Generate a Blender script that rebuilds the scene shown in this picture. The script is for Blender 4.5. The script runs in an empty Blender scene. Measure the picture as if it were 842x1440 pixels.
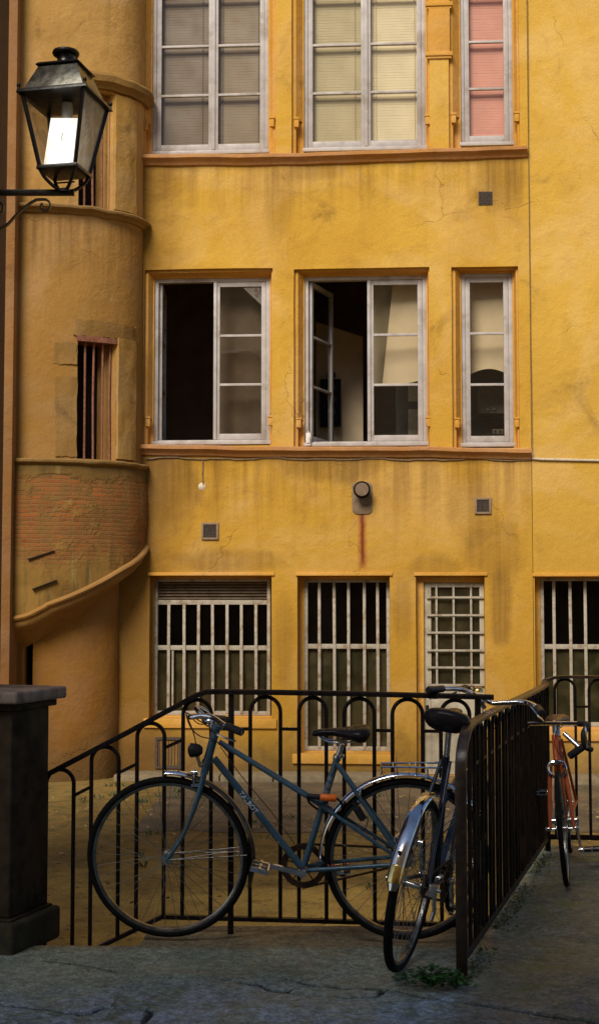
import bpy, bmesh, math, random
from mathutils import Vector, Matrix, noise
random.seed(7)
rad = math.radians
sc = bpy.context.scene
COL = sc.collection
W = {}          # world matrix of every object that parents others

# ------------------------------------------------------------------ camera
FPX, CX, CY, HZ, EYE = 1900.0, 421.0, 720.0, 838.0, 1.49
TILT = math.atan((HZ - CY) / FPX)
CAMP = Vector((0, 0, EYE))
def ray(px, py):
    f = Vector((0, math.cos(TILT), math.sin(TILT)))
    u = Vector((0, -math.sin(TILT), math.cos(TILT)))
    return f + Vector(((px - CX) / FPX, 0, 0)) + u * ((CY - py) / FPX)
def at(px, py, Y):
    d = ray(px, py); return CAMP + d * (Y / d.y)
def on_ground(px, py, z=0.0):
    d = ray(px, py); return CAMP + d * ((z - EYE) / d.z)
cam_d = bpy.data.cameras.new('camera'); cam = bpy.data.objects.new('camera', cam_d); COL.objects.link(cam)
cam.location = CAMP; cam.rotation_euler = (rad(90) + TILT, 0, 0)
cam_d.sensor_fit = 'VERTICAL'; cam_d.sensor_height = 24; cam_d.lens = FPX / 1440 * 24
cam_d.clip_start = 0.1; cam_d.clip_end = 500
sc.camera = cam

# ------------------------------------------------------------------ mesh builder
class MB:
    def __init__(s): s.v = []; s.f = []; s.m = []; s.uv = None; s.cur = 0
    def add(s, vs, fs):
        o = len(s.v); s.v += [Vector(v) for v in vs]
        for f in fs: s.f.append([i + o for i in f]); s.m.append(s.cur)
        return s
    def box(s, x0, x1, y0, y1, z0, z1):
        return s.add([(x0,y0,z0),(x1,y0,z0),(x1,y1,z0),(x0,y1,z0),(x0,y0,z1),(x1,y0,z1),(x1,y1,z1),(x0,y1,z1)],
            [(3,2,1,0),(4,5,6,7),(0,1,5,4),(1,2,6,5),(2,3,7,6),(3,0,4,7)])
    def hexa(s, b, t):      # 4 bottom + 4 top corners
        return s.add(list(b) + list(t), [(3,2,1,0),(4,5,6,7),(0,1,5,4),(1,2,6,5),(2,3,7,6),(3,0,4,7)])
    def quad(s, a, b, c, d): return s.add([a,b,c,d], [(0,1,2,3)])
    def bar(s, a, b, w, h, up=(0,0,1)):     # rectangular bar from a to b
        a, b = Vector(a), Vector(b); d = (b - a).normalized(); up = Vector(up)
        if abs(d.dot(up)) > .98: up = Vector((0,1,0))
        x = d.cross(up).normalized(); z = x.cross(d)
        P = [x*(-w/2)+z*(-h/2), x*(w/2)+z*(-h/2), x*(w/2)+z*(h/2), x*(-w/2)+z*(h/2)]
        return s.hexa([a+p for p in P], [b+p for p in P])
    def sweep(s, path, prof, closed=False, caps=True, ups=None, pclosed=True):
        # prof: list of (side, up) offsets, or function i -> list
        path = [Vector(p) for p in path]; n = len(path); rings = []
        nrm = None
        for i in range(n):
            if closed: t = (path[(i+1) % n] - path[i-1])
            else: t = path[min(i+1, n-1)] - path[max(i-1, 0)]
            t.normalize()
            if ups is not None:
                up = Vector(ups[i] if isinstance(ups, list) else ups)
                sd = t.cross(up).normalized(); nrm = sd.cross(t)
            else:
                if nrm is None:
                    r = Vector((0,0,1)) if abs(t.z) < .9 else Vector((0,1,0))
                    nrm = (r - t * r.dot(t)).normalized()
                else: nrm = (nrm - t * nrm.dot(t)).normalized()
                sd = t.cross(nrm)
            pr = prof(i) if callable(prof) else prof
            rings.append([path[i] + sd * a + nrm * b for a, b in pr])
        k = len(rings[0]); vs = [p for r in rings for p in r]; fs = []
        for i in range(n if closed else n - 1):
            j = (i + 1) % n
            for q in range(k if pclosed else k - 1):
                q2 = (q + 1) % k
                fs.append((i*k+q, i*k+q2, j*k+q2, j*k+q))
        if caps and not closed and pclosed:
            fs.append(tuple(range(k))[::-1]); fs.append(tuple((n-1)*k + q for q in range(k)))
        return s.add(vs, fs)
    def tube(s, path, r, n=8, closed=False):
        def pr(i):
            rr = r[i] if isinstance(r, (list, tuple)) else r
            return [(rr*math.cos(2*math.pi*q/n + .39), rr*math.sin(2*math.pi*q/n + .39)) for q in range(n)]
        return s.sweep(path, pr, closed)
    def lathe(s, prof, c=(0,0,0), axis='Z', n=24):  # prof: (r, h)
        c = Vector(c); vs = []; fs = []
        for r, h in prof:
            for q in range(n):
                a = 2*math.pi*q/n; x, y = r*math.cos(a), r*math.sin(a)
                vs.append(c + Vector({'Z':(x,y,h),'Y':(x,h,-y),'X':(h,x,y)}[axis]))
        m = len(prof)
        for i in range(m-1):
            for q in range(n):
                q2 = (q+1) % n; fs.append((i*n+q, i*n+q2, (i+1)*n+q2, (i+1)*n+q))
        fs.append(tuple(range(n))[::-1]); fs.append(tuple((m-1)*n+q for q in range(n)))
        return s.add(vs, fs)
    def loft(s, rings):
        k = len(rings[0]); vs = [p for r in rings for p in r]; fs = []
        for i in range(len(rings)-1):
            for q in range(k):
                q2 = (q+1) % k; fs.append((i*k+q, i*k+q2, (i+1)*k+q2, (i+1)*k+q))
        fs.append(tuple(range(k))[::-1]); fs.append(tuple((len(rings)-1)*k+q for q in range(k)))
        return s.add(vs, fs)
    def build(s, name, mat, parent=None, local=None, bevel=0, smooth=40, bseg=2):
        """verts are world coords unless local (a matrix) says which frame they are in"""
        me = bpy.data.meshes.new(name)
        M = W.get(parent, Matrix()).inverted() if parent is not None else Matrix()
        if local is not None: M = M @ local
        me.from_pydata([M @ v for v in s.v], [], s.f)
        for mm in (mat if isinstance(mat, (list, tuple)) else [mat]): me.materials.append(mm)
        if isinstance(mat, (list, tuple)): me.polygons.foreach_set('material_index', s.m)
        if s.uv is not None:
            ul = me.uv_layers.new(name='UVMap')
            for l in me.loops: ul.data[l.index].uv = s.uv[l.vertex_index]
        bm = bmesh.new(); bm.from_mesh(me)
        bmesh.ops.recalc_face_normals(bm, faces=bm.faces)
        if bevel:
            es = [e for e in bm.edges if len(e.link_faces) == 2 and e.calc_face_angle(0) > rad(35)]
            bmesh.ops.bevel(bm, geom=es, offset=bevel, segments=bseg, profile=.6, affect='EDGES', clamp_overlap=True)
        bm.to_mesh(me); bm.free()
        if smooth:
            me.polygons.foreach_set('use_smooth', [True]*len(me.polygons)); me.set_sharp_from_angle(angle=rad(smooth))
        o = bpy.data.objects.new(name, me); COL.objects.link(o)
        if parent is not None:
            o.parent = parent; W[o] = W.get(parent, Matrix())
        return o
def tag(o, label=None, cat=None, group=None, kind=None):
    for k, v in (('label',label),('category',cat),('group',group),('kind',kind)):
        if v: o[k] = v
    return o
def thing(name, label, cat, M, group=None):
    o = bpy.data.objects.new(name, None); COL.objects.link(o)
    if not isinstance(M, Matrix): M = Matrix.Translation(Vector(M))
    o.matrix_world = M; W[o] = M.copy(); o.empty_display_size = .2
    return tag(o, label, cat, group)
def sn(x, y=0.0, z=0.0): return noise.noise(Vector((x, y, z)))
def arc_pts(c, r, a0, a1, n, u, v):
    c, u, v = Vector(c), Vector(u), Vector(v)
    return [c + u*(r*math.cos(a0+(a1-a0)*i/n)) + v*(r*math.sin(a0+(a1-a0)*i/n)) for i in range(n+1)]
def smooth_path(pts, n=6):
    P = [Vector(p) for p in pts]; out = []
    for i in range(len(P)-1):
        p0, p1, p2, p3 = P[max(i-1,0)], P[i], P[i+1], P[min(i+2,len(P)-1)]
        for k in range(n):
            t = k/n
            out.append(.5*((2*p1)+(p2-p0)*t+(2*p0-5*p1+4*p2-p3)*t*t+(3*p1-p0-3*p2+p3)*t**3))
    return out + [P[-1]]

# ------------------------------------------------------------------ node helper
class T:
    def __init__(s, name):
        s.mat = bpy.data.materials.new(name); s.mat.use_nodes = True
        s.nt = s.mat.node_tree; s.nt.nodes.clear()
        s.o = s.nt.nodes.new('ShaderNodeOutputMaterial')
        s.tc = s.nt.nodes.new('ShaderNodeTexCoord')
        s.P = s.tc.outputs['Object']; s.UV = s.tc.outputs['UV']
    def set(s, sock, v):
        if isinstance(v, bpy.types.NodeSocket): s.nt.links.new(v, sock)
        elif v is not None:
            if isinstance(v, (tuple, list)) and len(v) == 3 and sock.type == 'RGBA': v = (*v, 1)
            sock.default_value = v
    def math(s, op, a, b=0.5, c=None, clamp=False):
        n = s.nt.nodes.new('ShaderNodeMath'); n.operation = op; n.use_clamp = clamp
        s.set(n.inputs[0], a); s.set(n.inputs[1], b)
        if c is not None: s.set(n.inputs[2], c)
        return n.outputs[0]
    def mul(s, a, b): return s.math('MULTIPLY', a, b)
    def addv(s, a, b): return s.math('ADD', a, b)
    def sub(s, a, b): return s.math('SUBTRACT', a, b)
    def xyz(s, v=None):
        n = s.nt.nodes.new('ShaderNodeSeparateXYZ'); s.set(n.inputs[0], v or s.P); return n.outputs
    def scl(s, v, sx, sy, sz):
        n = s.nt.nodes.new('ShaderNodeMapping'); s.set(n.inputs['Vector'], v or s.P); n.inputs['Scale'].default_value = (sx,sy,sz); return n.outputs[0]
    def noise(s, scale=5, detail=4, rough=.55, vec=None, dist=0):
        n = s.nt.nodes.new('ShaderNodeTexNoise'); s.set(n.inputs['Vector'], vec or s.P)
        n.inputs['Scale'].default_value = scale; n.inputs['Detail'].default_value = detail
        n.inputs['Roughness'].default_value = rough; n.inputs['Distortion'].default_value = dist
        return n.outputs['Fac']
    def voro(s, scale=5, feature='F1', vec=None):
        n = s.nt.nodes.new('ShaderNodeTexVoronoi'); n.feature = feature; s.set(n.inputs['Vector'], vec or s.P)
        n.inputs['Scale'].default_value = scale; return n.outputs['Distance']
    def rng(s, v, a, b, c=0.0, d=1.0, smooth=True):
        n = s.nt.nodes.new('ShaderNodeMapRange'); n.interpolation_type = 'SMOOTHSTEP' if smooth else 'LINEAR'
        s.set(n.inputs[0], v)
        for i, q in enumerate((a,b,c,d)): n.inputs[1+i].default_value = q
        return n.outputs[0]
    def mix(s, f, a, b, mode='MIX'):
        n = s.nt.nodes.new('ShaderNodeMix'); n.data_type = 'RGBA'; n.blend_type = mode
        s.set(n.inputs[0], f); s.set(n.inputs[6], a); s.set(n.inputs[7], b); return n.outputs[2]
    def bump(s, h, strength=.3, dist=.01, nrm=None):
        n = s.nt.nodes.new('ShaderNodeBump'); s.set(n.inputs['Height'], h)
        n.inputs['Strength'].default_value = strength; n.inputs['Distance'].default_value = dist
        if nrm: s.set(n.inputs['Normal'], nrm)
        return n.outputs[0]
    def out(s, color, rough=.8, metal=0.0, nrm=None, spec=.5, emit=None, estr=0):
        b = s.nt.nodes.new('ShaderNodeBsdfPrincipled')
        s.set(b.inputs['Base Color'], color); s.set(b.inputs['Roughness'], rough); s.set(b.inputs['Metallic'], metal)
        s.set(b.inputs['Specular IOR Level'], spec)
        if nrm: s.set(b.inputs['Normal'], nrm)
        if emit: s.set(b.inputs['Emission Color'], emit); b.inputs['Emission Strength'].default_value = estr
        s.nt.links.new(b.outputs[0], s.o.inputs[0]); s.bsdf = b
        return s.mat
def simple(name, c, rough=.5, metal=0., var=.15, scale=20, bump=.1, spec=None, dirt=None):
    if spec is None: spec = .12 if max(c) < .06 and not metal else .4
    t = T(name); n = t.noise(scale, 5, .6)
    k = t.rng(n, .3, .7, 1-var, 1+var)
    col = t.mix(1.0, c, k, 'MULTIPLY')
    if dirt:
        m = t.rng(t.noise(scale*.35, 6, .65), .48, .7)
        col = t.mix(m, col, dirt)
    return t.out(col, t.rng(t.noise(scale*.7,3), .3, .7, rough*.8, min(1, rough*1.2)), metal, t.bump(n, bump, .004), spec)

# ------------------------------------------------------------------ world and sun
SUN_EL, SUN_AZ = rad(42), rad(204)      # hazy light from behind the camera, over the roof of the house across the court
w = bpy.data.worlds.new('World'); sc.world = w; w.use_nodes = True
nt = w.node_tree; bg = nt.nodes['Background']; sky = nt.nodes.new('ShaderNodeTexSky')
sky.sky_type = 'NISHITA'; sky.sun_disc = False; sky.sun_elevation = SUN_EL; sky.sun_rotation = SUN_AZ
nt.links.new(sky.outputs[0], bg.inputs[0]); bg.inputs[1].default_value = .1
sl = bpy.data.lights.new('sun', 'SUN'); sl.energy = 4.1; sl.angle = rad(26); sl.color = (1, .93, .82)
so = bpy.data.objects.new('sun', sl); COL.objects.link(so)
sd = Vector((math.sin(SUN_AZ)*math.cos(SUN_EL), math.cos(SUN_AZ)*math.cos(SUN_EL), math.sin(SUN_EL)))
so.rotation_euler = sd.to_track_quat('Z', 'Y').to_euler()
sc.view_settings.view_transform = 'Standard'; sc.view_settings.look = 'None'; sc.view_settings.exposure = 0
sc.cycles.max_bounces = 8; sc.cycles.diffuse_bounces = 5; sc.cycles.transparent_max_bounces = 12
sc.cycles.use_denoising = True; sc.cycles.caustics_reflective = False; sc.cycles.caustics_refractive = False
# ================================================================== SETTING LEVELS
ZC = -0.65                       # courtyard level below the terrace
YAW = rad(-3.7)
HO = at(421, 800, 16.1); HO.z = ZC
HM = Matrix.Translation(HO) @ Matrix.Rotation(YAW, 4, 'Z')
HI = HM.inverted()
def wl(px, py, d=0.0):           # pixel -> (u along the facade, v height) on the plane d metres behind the facade
    o = HI @ CAMP; r = HI.to_3x3() @ ray(px, py)
    t = (d - o.y) / r.y; p = o + r * t
    return p.x, p.z
def wrect(x0, y0, x1, y1, d=0.0):
    a = wl(x0, (y0+y1)/2, d)[0]; b = wl(x1, (y0+y1)/2, d)[0]
    xm = (x0+x1)/2
    return a, b, wl(xm, y1, d)[1], wl(xm, y0, d)[1]

# ------------------------------------------------------------------ materials
def plaster(name, c1, c2, stain, sills=(), rust=None, dark_low=True, streak=.38, grz=(1.0, 5.4), gra=.62, corner=None, spots=()):
    t = T(name); x, y, z = t.xyz()
    big = t.noise(.55, 5, .6); mid = t.noise(2.6, 6, .6, dist=.4); fine = t.noise(45, 5, .6)
    col = t.mix(t.rng(big, .35, .65), c1, c2)
    col = t.mix(t.mul(t.rng(mid, .5, .75), .35), col, stain)
    st = t.noise(1.0, 5, .62, t.scl(None, 5.5, 5.5, .32))
    st2 = t.noise(1.0, 4, .6, t.scl(None, 16, 16, .5))
    stm = t.mul(t.rng(st, .5, .72), t.rng(st2, .3, .7))
    col = t.mix(t.mul(stm, streak*.6), col, stain)
    for zt, ln, amt in sills:
        d = t.sub(zt, z)
        m = t.mul(t.rng(d, 0, .03), t.rng(d, .1, ln, 1, 0))
        m = t.mul(m, t.addv(t.mul(t.rng(st, .4, .66), .75), t.mul(t.rng(st2, .35, .7), .5)))
        col = t.mix(t.mul(m, amt), col, (stain[0]*.55, stain[1]*.5, stain[2]*.5))
        # darker band right under the ledge
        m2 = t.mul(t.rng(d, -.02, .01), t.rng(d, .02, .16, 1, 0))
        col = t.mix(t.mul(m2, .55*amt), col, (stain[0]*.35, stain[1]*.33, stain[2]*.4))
    # dark blotches
    bl = t.rng(t.noise(1.3, 8, .7, dist=.8), .55, .72)
    col = t.mix(t.mul(bl, .5), col, (stain[0]*.5, stain[1]*.5, stain[2]*.7))
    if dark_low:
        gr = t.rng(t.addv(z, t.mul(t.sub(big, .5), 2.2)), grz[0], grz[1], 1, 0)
        col = t.mix(t.mul(gr, gra), col, (c2[0]*.74, c2[1]*.66, c2[2]*.5))  # shade toward the ground painted into the plaster colour
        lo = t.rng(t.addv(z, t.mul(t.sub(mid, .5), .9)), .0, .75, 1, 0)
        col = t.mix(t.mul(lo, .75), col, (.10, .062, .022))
    if rust:
        rx, r0, r1 = rust
        wob = t.addv(x, t.mul(t.sub(t.noise(6, 4, .6), .5), .05))
        dx = t.math('ABSOLUTE', t.sub(wob, rx))
        m = t.mul(t.rng(dx, .015, .075, 1, 0), t.mul(t.rng(z, r0, r0+.12), t.rng(z, r1, r1+.04, 1, 0)))
        core = t.mul(t.rng(dx, 0, .034, 1, 0), t.mul(t.rng(z, r0+.05, r0+.2), t.rng(z, r1, r1+.03, 1, 0)))
        col = t.mix(t.mul(m, .75), col, (.30, .078, .008)); col = t.mix(t.mul(core, .95), col, (.15, .020, .004))
    # repaired and faded patches
    pv = t.nt.nodes.new('ShaderNodeTexVoronoi'); pv.inputs['Scale'].default_value = .75; t.set(pv.inputs['Vector'], t.P); pv.inputs['Randomness'].default_value = 1
    pn = t.rng(t.noise(.8, 6, .62, dist=1.0), .42, .62); hs_ = t.nt.nodes.new('ShaderNodeHueSaturation')
    t.set(hs_.inputs['Color'], col); hs_.inputs['Saturation'].default_value = .86; hs_.inputs['Value'].default_value = 1.14
    col = t.mix(t.mul(pn, .5), col, hs_.outputs[0])
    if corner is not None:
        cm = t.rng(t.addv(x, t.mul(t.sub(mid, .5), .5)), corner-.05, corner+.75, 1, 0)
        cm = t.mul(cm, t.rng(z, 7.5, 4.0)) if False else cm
        col = t.mix(t.mul(cm, .68), col, (stain[0]*.42, stain[1]*.38, stain[2]*.45))  # shadow beside the tower painted into the wall colour
    for sx, sz, rx, rz, am in spots:      # local soot and damp
        ex = t.math('DIVIDE', t.sub(x, sx), rx); ezz = t.math('DIVIDE', t.sub(z, sz), rz)
        r2 = t.addv(t.mul(ex, ex), t.mul(ezz, ezz)); r2 = t.addv(r2, t.mul(t.sub(mid, .5), 2.4))
        m = t.mul(t.rng(r2, .1, 1.5, 1, 0), t.addv(.6, t.mul(t.rng(st2, .3, .65), .4)))
        col = t.mix(t.mul(m, am), col, (stain[0]*.5, stain[1]*.5, stain[2]*.8))
    # hairline cracks
    vo = t.voro(1.1, 'DISTANCE_TO_EDGE', t.math('ADD', 0, 0) and t.P)
    wv = t.nt.nodes.new('ShaderNodeVectorMath'); wv.operation = 'ADD'
    nn = t.nt.nodes.new('ShaderNodeTexNoise'); nn.inputs['Scale'].default_value = 3; nn.inputs['Detail'].default_value = 6
    t.set(nn.inputs['Vector'], t.P); t.set(wv.inputs[0], t.P); vs_ = t.nt.nodes.new('ShaderNodeVectorMath'); vs_.operation = 'SCALE'; t.set(vs_.inputs[0], nn.outputs['Color']); vs_.inputs['Scale'].default_value = .45; t.set(wv.inputs[1], vs_.outputs[0])
    cr = t.rng(t.voro(.45, 'DISTANCE_TO_EDGE', wv.outputs[0]), .0, .0035, 1, 0)
    cr = t.mul(cr, t.rng(t.noise(.8, 2), .5, .62))
    col = t.mix(t.mul(cr, .4), col, (.16, .085, .02))
    k = t.rng(fine, .25, .75, .92, 1.08); col = t.mix(1.0, col, k, 'MULTIPLY')
    h = t.addv(t.mul(fine, .3), t.addv(t.mul(mid, 2.4), t.mul(t.noise(12, 5, .6), .8)))
    h = t.sub(h, t.mul(cr, .8))
    return t.out(col, t.rng(fine, .3, .7, .78, .95), 0, t.bump(h, .45, .02), .25)

OCH = (.60, .342, .044); OCH2 = (.52, .278, .030); OST = (.29, .138, .018)
_fz = wl(509, 806)[1]; _fz1 = wl(509, 718)[1]; _fx = wl(509, 760)[0]
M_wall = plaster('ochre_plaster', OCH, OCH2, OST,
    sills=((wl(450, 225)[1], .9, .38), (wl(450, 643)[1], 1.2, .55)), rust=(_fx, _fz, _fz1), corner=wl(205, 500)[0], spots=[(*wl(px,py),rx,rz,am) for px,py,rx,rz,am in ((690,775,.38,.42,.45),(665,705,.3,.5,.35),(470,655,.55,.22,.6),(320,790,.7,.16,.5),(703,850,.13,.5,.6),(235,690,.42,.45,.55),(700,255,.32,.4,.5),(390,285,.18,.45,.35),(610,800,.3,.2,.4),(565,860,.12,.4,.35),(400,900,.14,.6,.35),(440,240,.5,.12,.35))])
M_wall2 = plaster('smooth_ochre_plaster', (.61, .355, .052), (.55, .31, .042), (.40, .22, .035), streak=.15)
M_stone = plaster('ochre_stone', (.60, .30, .045), (.55, .27, .04), (.33, .16, .03), dark_low=False)
M_sill = plaster('sill_stone', (.46, .215, .06), (.40, .18, .055), (.20, .095, .035), dark_low=False)
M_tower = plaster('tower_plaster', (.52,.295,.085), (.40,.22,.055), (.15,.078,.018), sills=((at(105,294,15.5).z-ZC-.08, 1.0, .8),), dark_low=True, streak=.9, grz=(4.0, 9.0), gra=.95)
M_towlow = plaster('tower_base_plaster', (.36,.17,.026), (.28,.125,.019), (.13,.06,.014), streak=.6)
M_ledge = plaster('mossy_stone', (.25,.14,.035), (.19,.105,.026), (.07,.055,.014), dark_low=False)
M_jamb = plaster('worn_stone', (.40,.225,.05), (.33,.18,.042), (.15,.09,.028), dark_low=False)
M_white = simple('window_paint', (.42,.375,.345), .5, 0, .1, 9, .12, dirt=(.29,.24,.195))
M_bar = simple('chipped_bar_paint', (.38,.325,.245), .5, 0, .14, 25, .25, dirt=(.22,.14,.075))
M_rustbar = simple('rusty_bar', (.22, .085, .045), .75, 0, .3, 30, .4)
M_dark = simple('dark_room', (.10,.07,.05), .9, 0, .2, 3, 0)
M_void = simple('void', (.012,.010,.008), .9, 0, .1, 3, 0)
M_roomw = simple('room_plaster', (.85, .66, .42), .9, 0, .12, 3, .05)
M_black = simple('black_iron', (.011,.009,.009), .38, 0, .35, 40, .25, dirt=(.022,.013,.008))
M_grille = simple('vent_mesh', (.075, .05, .035), .7, 0, .3, 60, .3)
M_ventf = simple('vent_frame_paint', (.24,.16,.095), .7, 0, .15, 40, .2)
M_shut = simple('shutter_slats', (.13,.085,.046), .6, 0, .15, 12, .1, dirt=(.07,.043,.024))
M_cable = simple('old_cable', (.20, .13, .07), .6, 0, .2, 20, .1)
M_cable_w = simple('pale_conduit', (.55, .48, .36), .5, 0, .15, 20, .1)
M_door = simple('door_paint', (.42,.36,.26), .5, 0, .12, 8, .15, dirt=(.26,.20,.12))

def glass(name, tint=(1,1,1), milk=0.0, milkc=(.1,.09,.04), gain=1.0, base=.05, wav=.14):
    t = T(name); nt_ = t.nt
    tr = nt_.nodes.new('ShaderNodeBsdfTransparent'); tr.inputs[0].default_value = (*tint, 1)
    gl = nt_.nodes.new('ShaderNodeBsdfGlossy'); gl.inputs['Roughness'].default_value = .015
    b = t.bump(t.noise(2.6, 2, .4), wav, .012); t.set(gl.inputs['Normal'], b)
    lw = nt_.nodes.new('ShaderNodeLayerWeight')        # same from both sides, unlike the Fresnel node
    t.set(lw.inputs['Normal'], b)
    fac = t.math('ADD', t.mul(t.math('POWER', lw.outputs['Facing'], 5.0), .9), .04*gain + base, clamp=True)
    m1 = nt_.nodes.new('ShaderNodeMixShader')
    t.set(m1.inputs[0], fac); nt_.links.new(tr.outputs[0], m1.inputs[1]); nt_.links.new(gl.outputs[0], m1.inputs[2])
    last = m1
    if milk:
        df = nt_.nodes.new('ShaderNodeBsdfDiffuse'); t.set(df.inputs[0], t.mix(t.rng(t.noise(3.5, 5), .4, .7), t.mix(t.rng(t.noise(.9, 3, .6), .4, .6), milkc, (milkc[0]*.45, milkc[1]*.62, milkc[2]*.55)), tuple(c*1.6 for c in milkc)))
        m2 = nt_.nodes.new('ShaderNodeMixShader'); t.set(m2.inputs[0], t.rng(t.noise(4, 5), .3, .7, milk*.6, milk*1.2))
        nt_.links.new(m1.outputs[0], m2.inputs[1]); nt_.links.new(df.outputs[0], m2.inputs[2]); last = m2
    nt_.links.new(last.outputs[0], t.o.inputs[0]); return t.mat
M_glass = glass('window_glass', (.85,.85,.82), 0, gain=1.6, base=.08)
M_glass_up = glass('blind_window_glass', (.92,.92,.88), 0, gain=.6, base=.01)
M_glass_low = glass('olive_reflection_glass', (.6,.6,.5), .30, (.13,.10,.045), gain=1.0, base=.03)  # olive milk tint stands in for the court's greenish reflection
M_glass_dk = glass('dark_glass', (.5,.5,.45), .05, (.03,.025,.02), gain=.5, base=.0)

# ------------------------------------------------------------------ facade
house = thing('yellow_house', 'ochre plastered old house facade with three rows of white framed windows', 'house', HM)
REC = dict(     # outer recess (stone surround), frame rectangle   [pixels of the photo]
    U1=((199,-94,388,218),(215,-86,378,217)), U2=((410,-94,603,214),(427,-86,598,212)), U3=((630,-94,729,208),(646,-86,720,205)),
    A1=((203,378,383,627),(217,391,380,625)), A2=((413,377,604,629),(428,388,600,627)), A3=((635,375,729,630),(648,384,721,628)),
    G1=((210,809,382,1012),(217,814,380,1006)), G2=((418,809,548,1062),(428,815,548,1056)), G3=((752,810,905,1030),(760,813,900,1022)),
    D=((585,809,682,1099),(596,819,681,1099)))
D_FR = {k: (.17 if k[0] in 'UA' else .20) for k in REC}
D_FR['D'] = .14
holes = {k: wrect(*v[0]) for k, v in REC.items()}
holes['D'] = (holes['D'][0], holes['D'][1], .02, holes['D'][3])
XL, XR = wl(150, 700)[0] - 1.5, 7.5
XJ = wl(744, 400)[0]              # joint with the smoother render on the right
ZT = 16.0
def wobbly_sheet(x0, x1, z0, z1, hs, depth, seed, step=.22, amp=.006, skew=0):
    mb = MB(); xs = {x0, x1}; zs = {z0, z1}
    for h in hs: xs |= {h[0], h[1]}; zs |= {h[2], h[3]}
    def refine(vals, a, b):
        vals = sorted(v for v in vals if a - 1e-6 <= v <= b + 1e-6); out = []
        for p, q in zip(vals, vals[1:]):
            n = max(1, int((q - p)/step)); out += [p + (q-p)*i/n for i in range(n)]
        return out + [vals[-1]]
    xs = refine(xs, x0, x1); zs = refine(zs, z0, z1); vid = {}
    def vert(i, k, y=0):
        key = (i, k, y)
        if key not in vid:
            x, z = xs[i], zs[k]
            ex = 0 if i in (0, len(xs)-1) else amp*.8*sn(x*1.7, z*1.7, seed+9)
            ez = 0 if k in (0, len(zs)-1) else amp*.8*sn(x*1.7, z*1.7, seed+19)
            vid[key] = len(mb.v); mb.v.append(Vector((x+ex, y + amp*sn(x*.9, z*.9, seed) + amp*.4*sn(x*3, z*3, seed), z+ez)))
        return vid[key]
    inh = lambda x, z: any(h[0] < x < h[1] and h[2] < z < h[3] for h in hs)
    nx, nz = len(xs)-1, len(zs)-1
    hole = [[inh((xs[i]+xs[i+1])/2, (zs[k]+zs[k+1])/2) for k in range(nz)] for i in range(nx)]
    for i in range(nx):
        for k in range(nz):
            if hole[i][k]: continue
            mb.f.append([vert(i,k), vert(i+1,k), vert(i+1,k+1), vert(i,k+1)]); mb.m.append(0)
            for di, dk, e in ((-1,0,((i,k),(i,k+1))),(1,0,((i+1,k),(i+1,k+1))),(0,-1,((i,k),(i+1,k))),(0,1,((i,k+1),(i+1,k+1)))):
                a, b = i+di, k+dk
                if 0 <= a < nx and 0 <= b < nz and hole[a][b]:
                    mb.f.append([vert(*e[0]), vert(*e[1]), vert(*e[1], depth), vert(*e[0], depth)]); mb.m.append(0)
    return mb
hs = [holes[k] for k in REC if k != 'G3']
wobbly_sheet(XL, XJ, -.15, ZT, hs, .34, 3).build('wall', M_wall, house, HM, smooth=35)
wobbly_sheet(XJ+.006, XR, -.15, ZT, [holes['G3']], .34, 5, amp=.003).build('wall', M_wall2, house, HM, smooth=35)
# solid body behind: storey boxes (rooms), roof slab and flanks
mb = MB()
zA = wl(450, 760)[1]; zB = wl(450, 300)[1]
DEEP = 2.7
def room(mb, x0, x1, z0, z1, y0=.36, y1=DEEP):
    mb.quad((x0,y1,z0),(x1,y1,z0),(x1,y1,z1),(x0,y1,z1)); mb.quad((x0,y0,z0),(x0,y1,z0),(x0,y1,z1),(x0,y0,z1))
    mb.quad((x1,y0,z0),(x1,y1,z0),(x1,y1,z1),(x1,y0,z1)); mb.quad((x0,y0,z0),(x1,y0,z0),(x1,y1,z0),(x0,y1,z0))
    mb.quad((x0,y0,z1),(x1,y0,z1),(x1,y1,z1),(x0,y1,z1))
xm = wl(398, 500)[0]; xm2 = wl(617, 500)[0]
room(mb, XL+.02, XR-.02, 0.0, zA-.05); room(mb, XL+.02, xm, zA, zB-.05); room(mb, xm+.05, XR-.02, zA, zB-.05); room(mb, XL+.02, XR-.02, zB, ZT-.6)
mb.build('interior', simple('room_brown', (.26,.17,.11), .9, 0, .2, 3, 0), house, HM, smooth=0)
mb = MB(); mb.box(XL, XR, .345, .358, ZT-.5, ZT); mb.box(XL-.1, XR+.1, -.35, 6.2, ZT, ZT+.22)
mb.box(XL, XR, 6.0, 6.15, -.15, ZT); mb.box(XL, XL+.015, .36, 6, -.15, ZT); mb.box(XR-.015, XR, .36, 6, -.15, ZT)
mb.build('roof', simple('roof_tiles', (.28,.11,.06), .85, 0, .3, 8, .3), house, HM)

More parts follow.
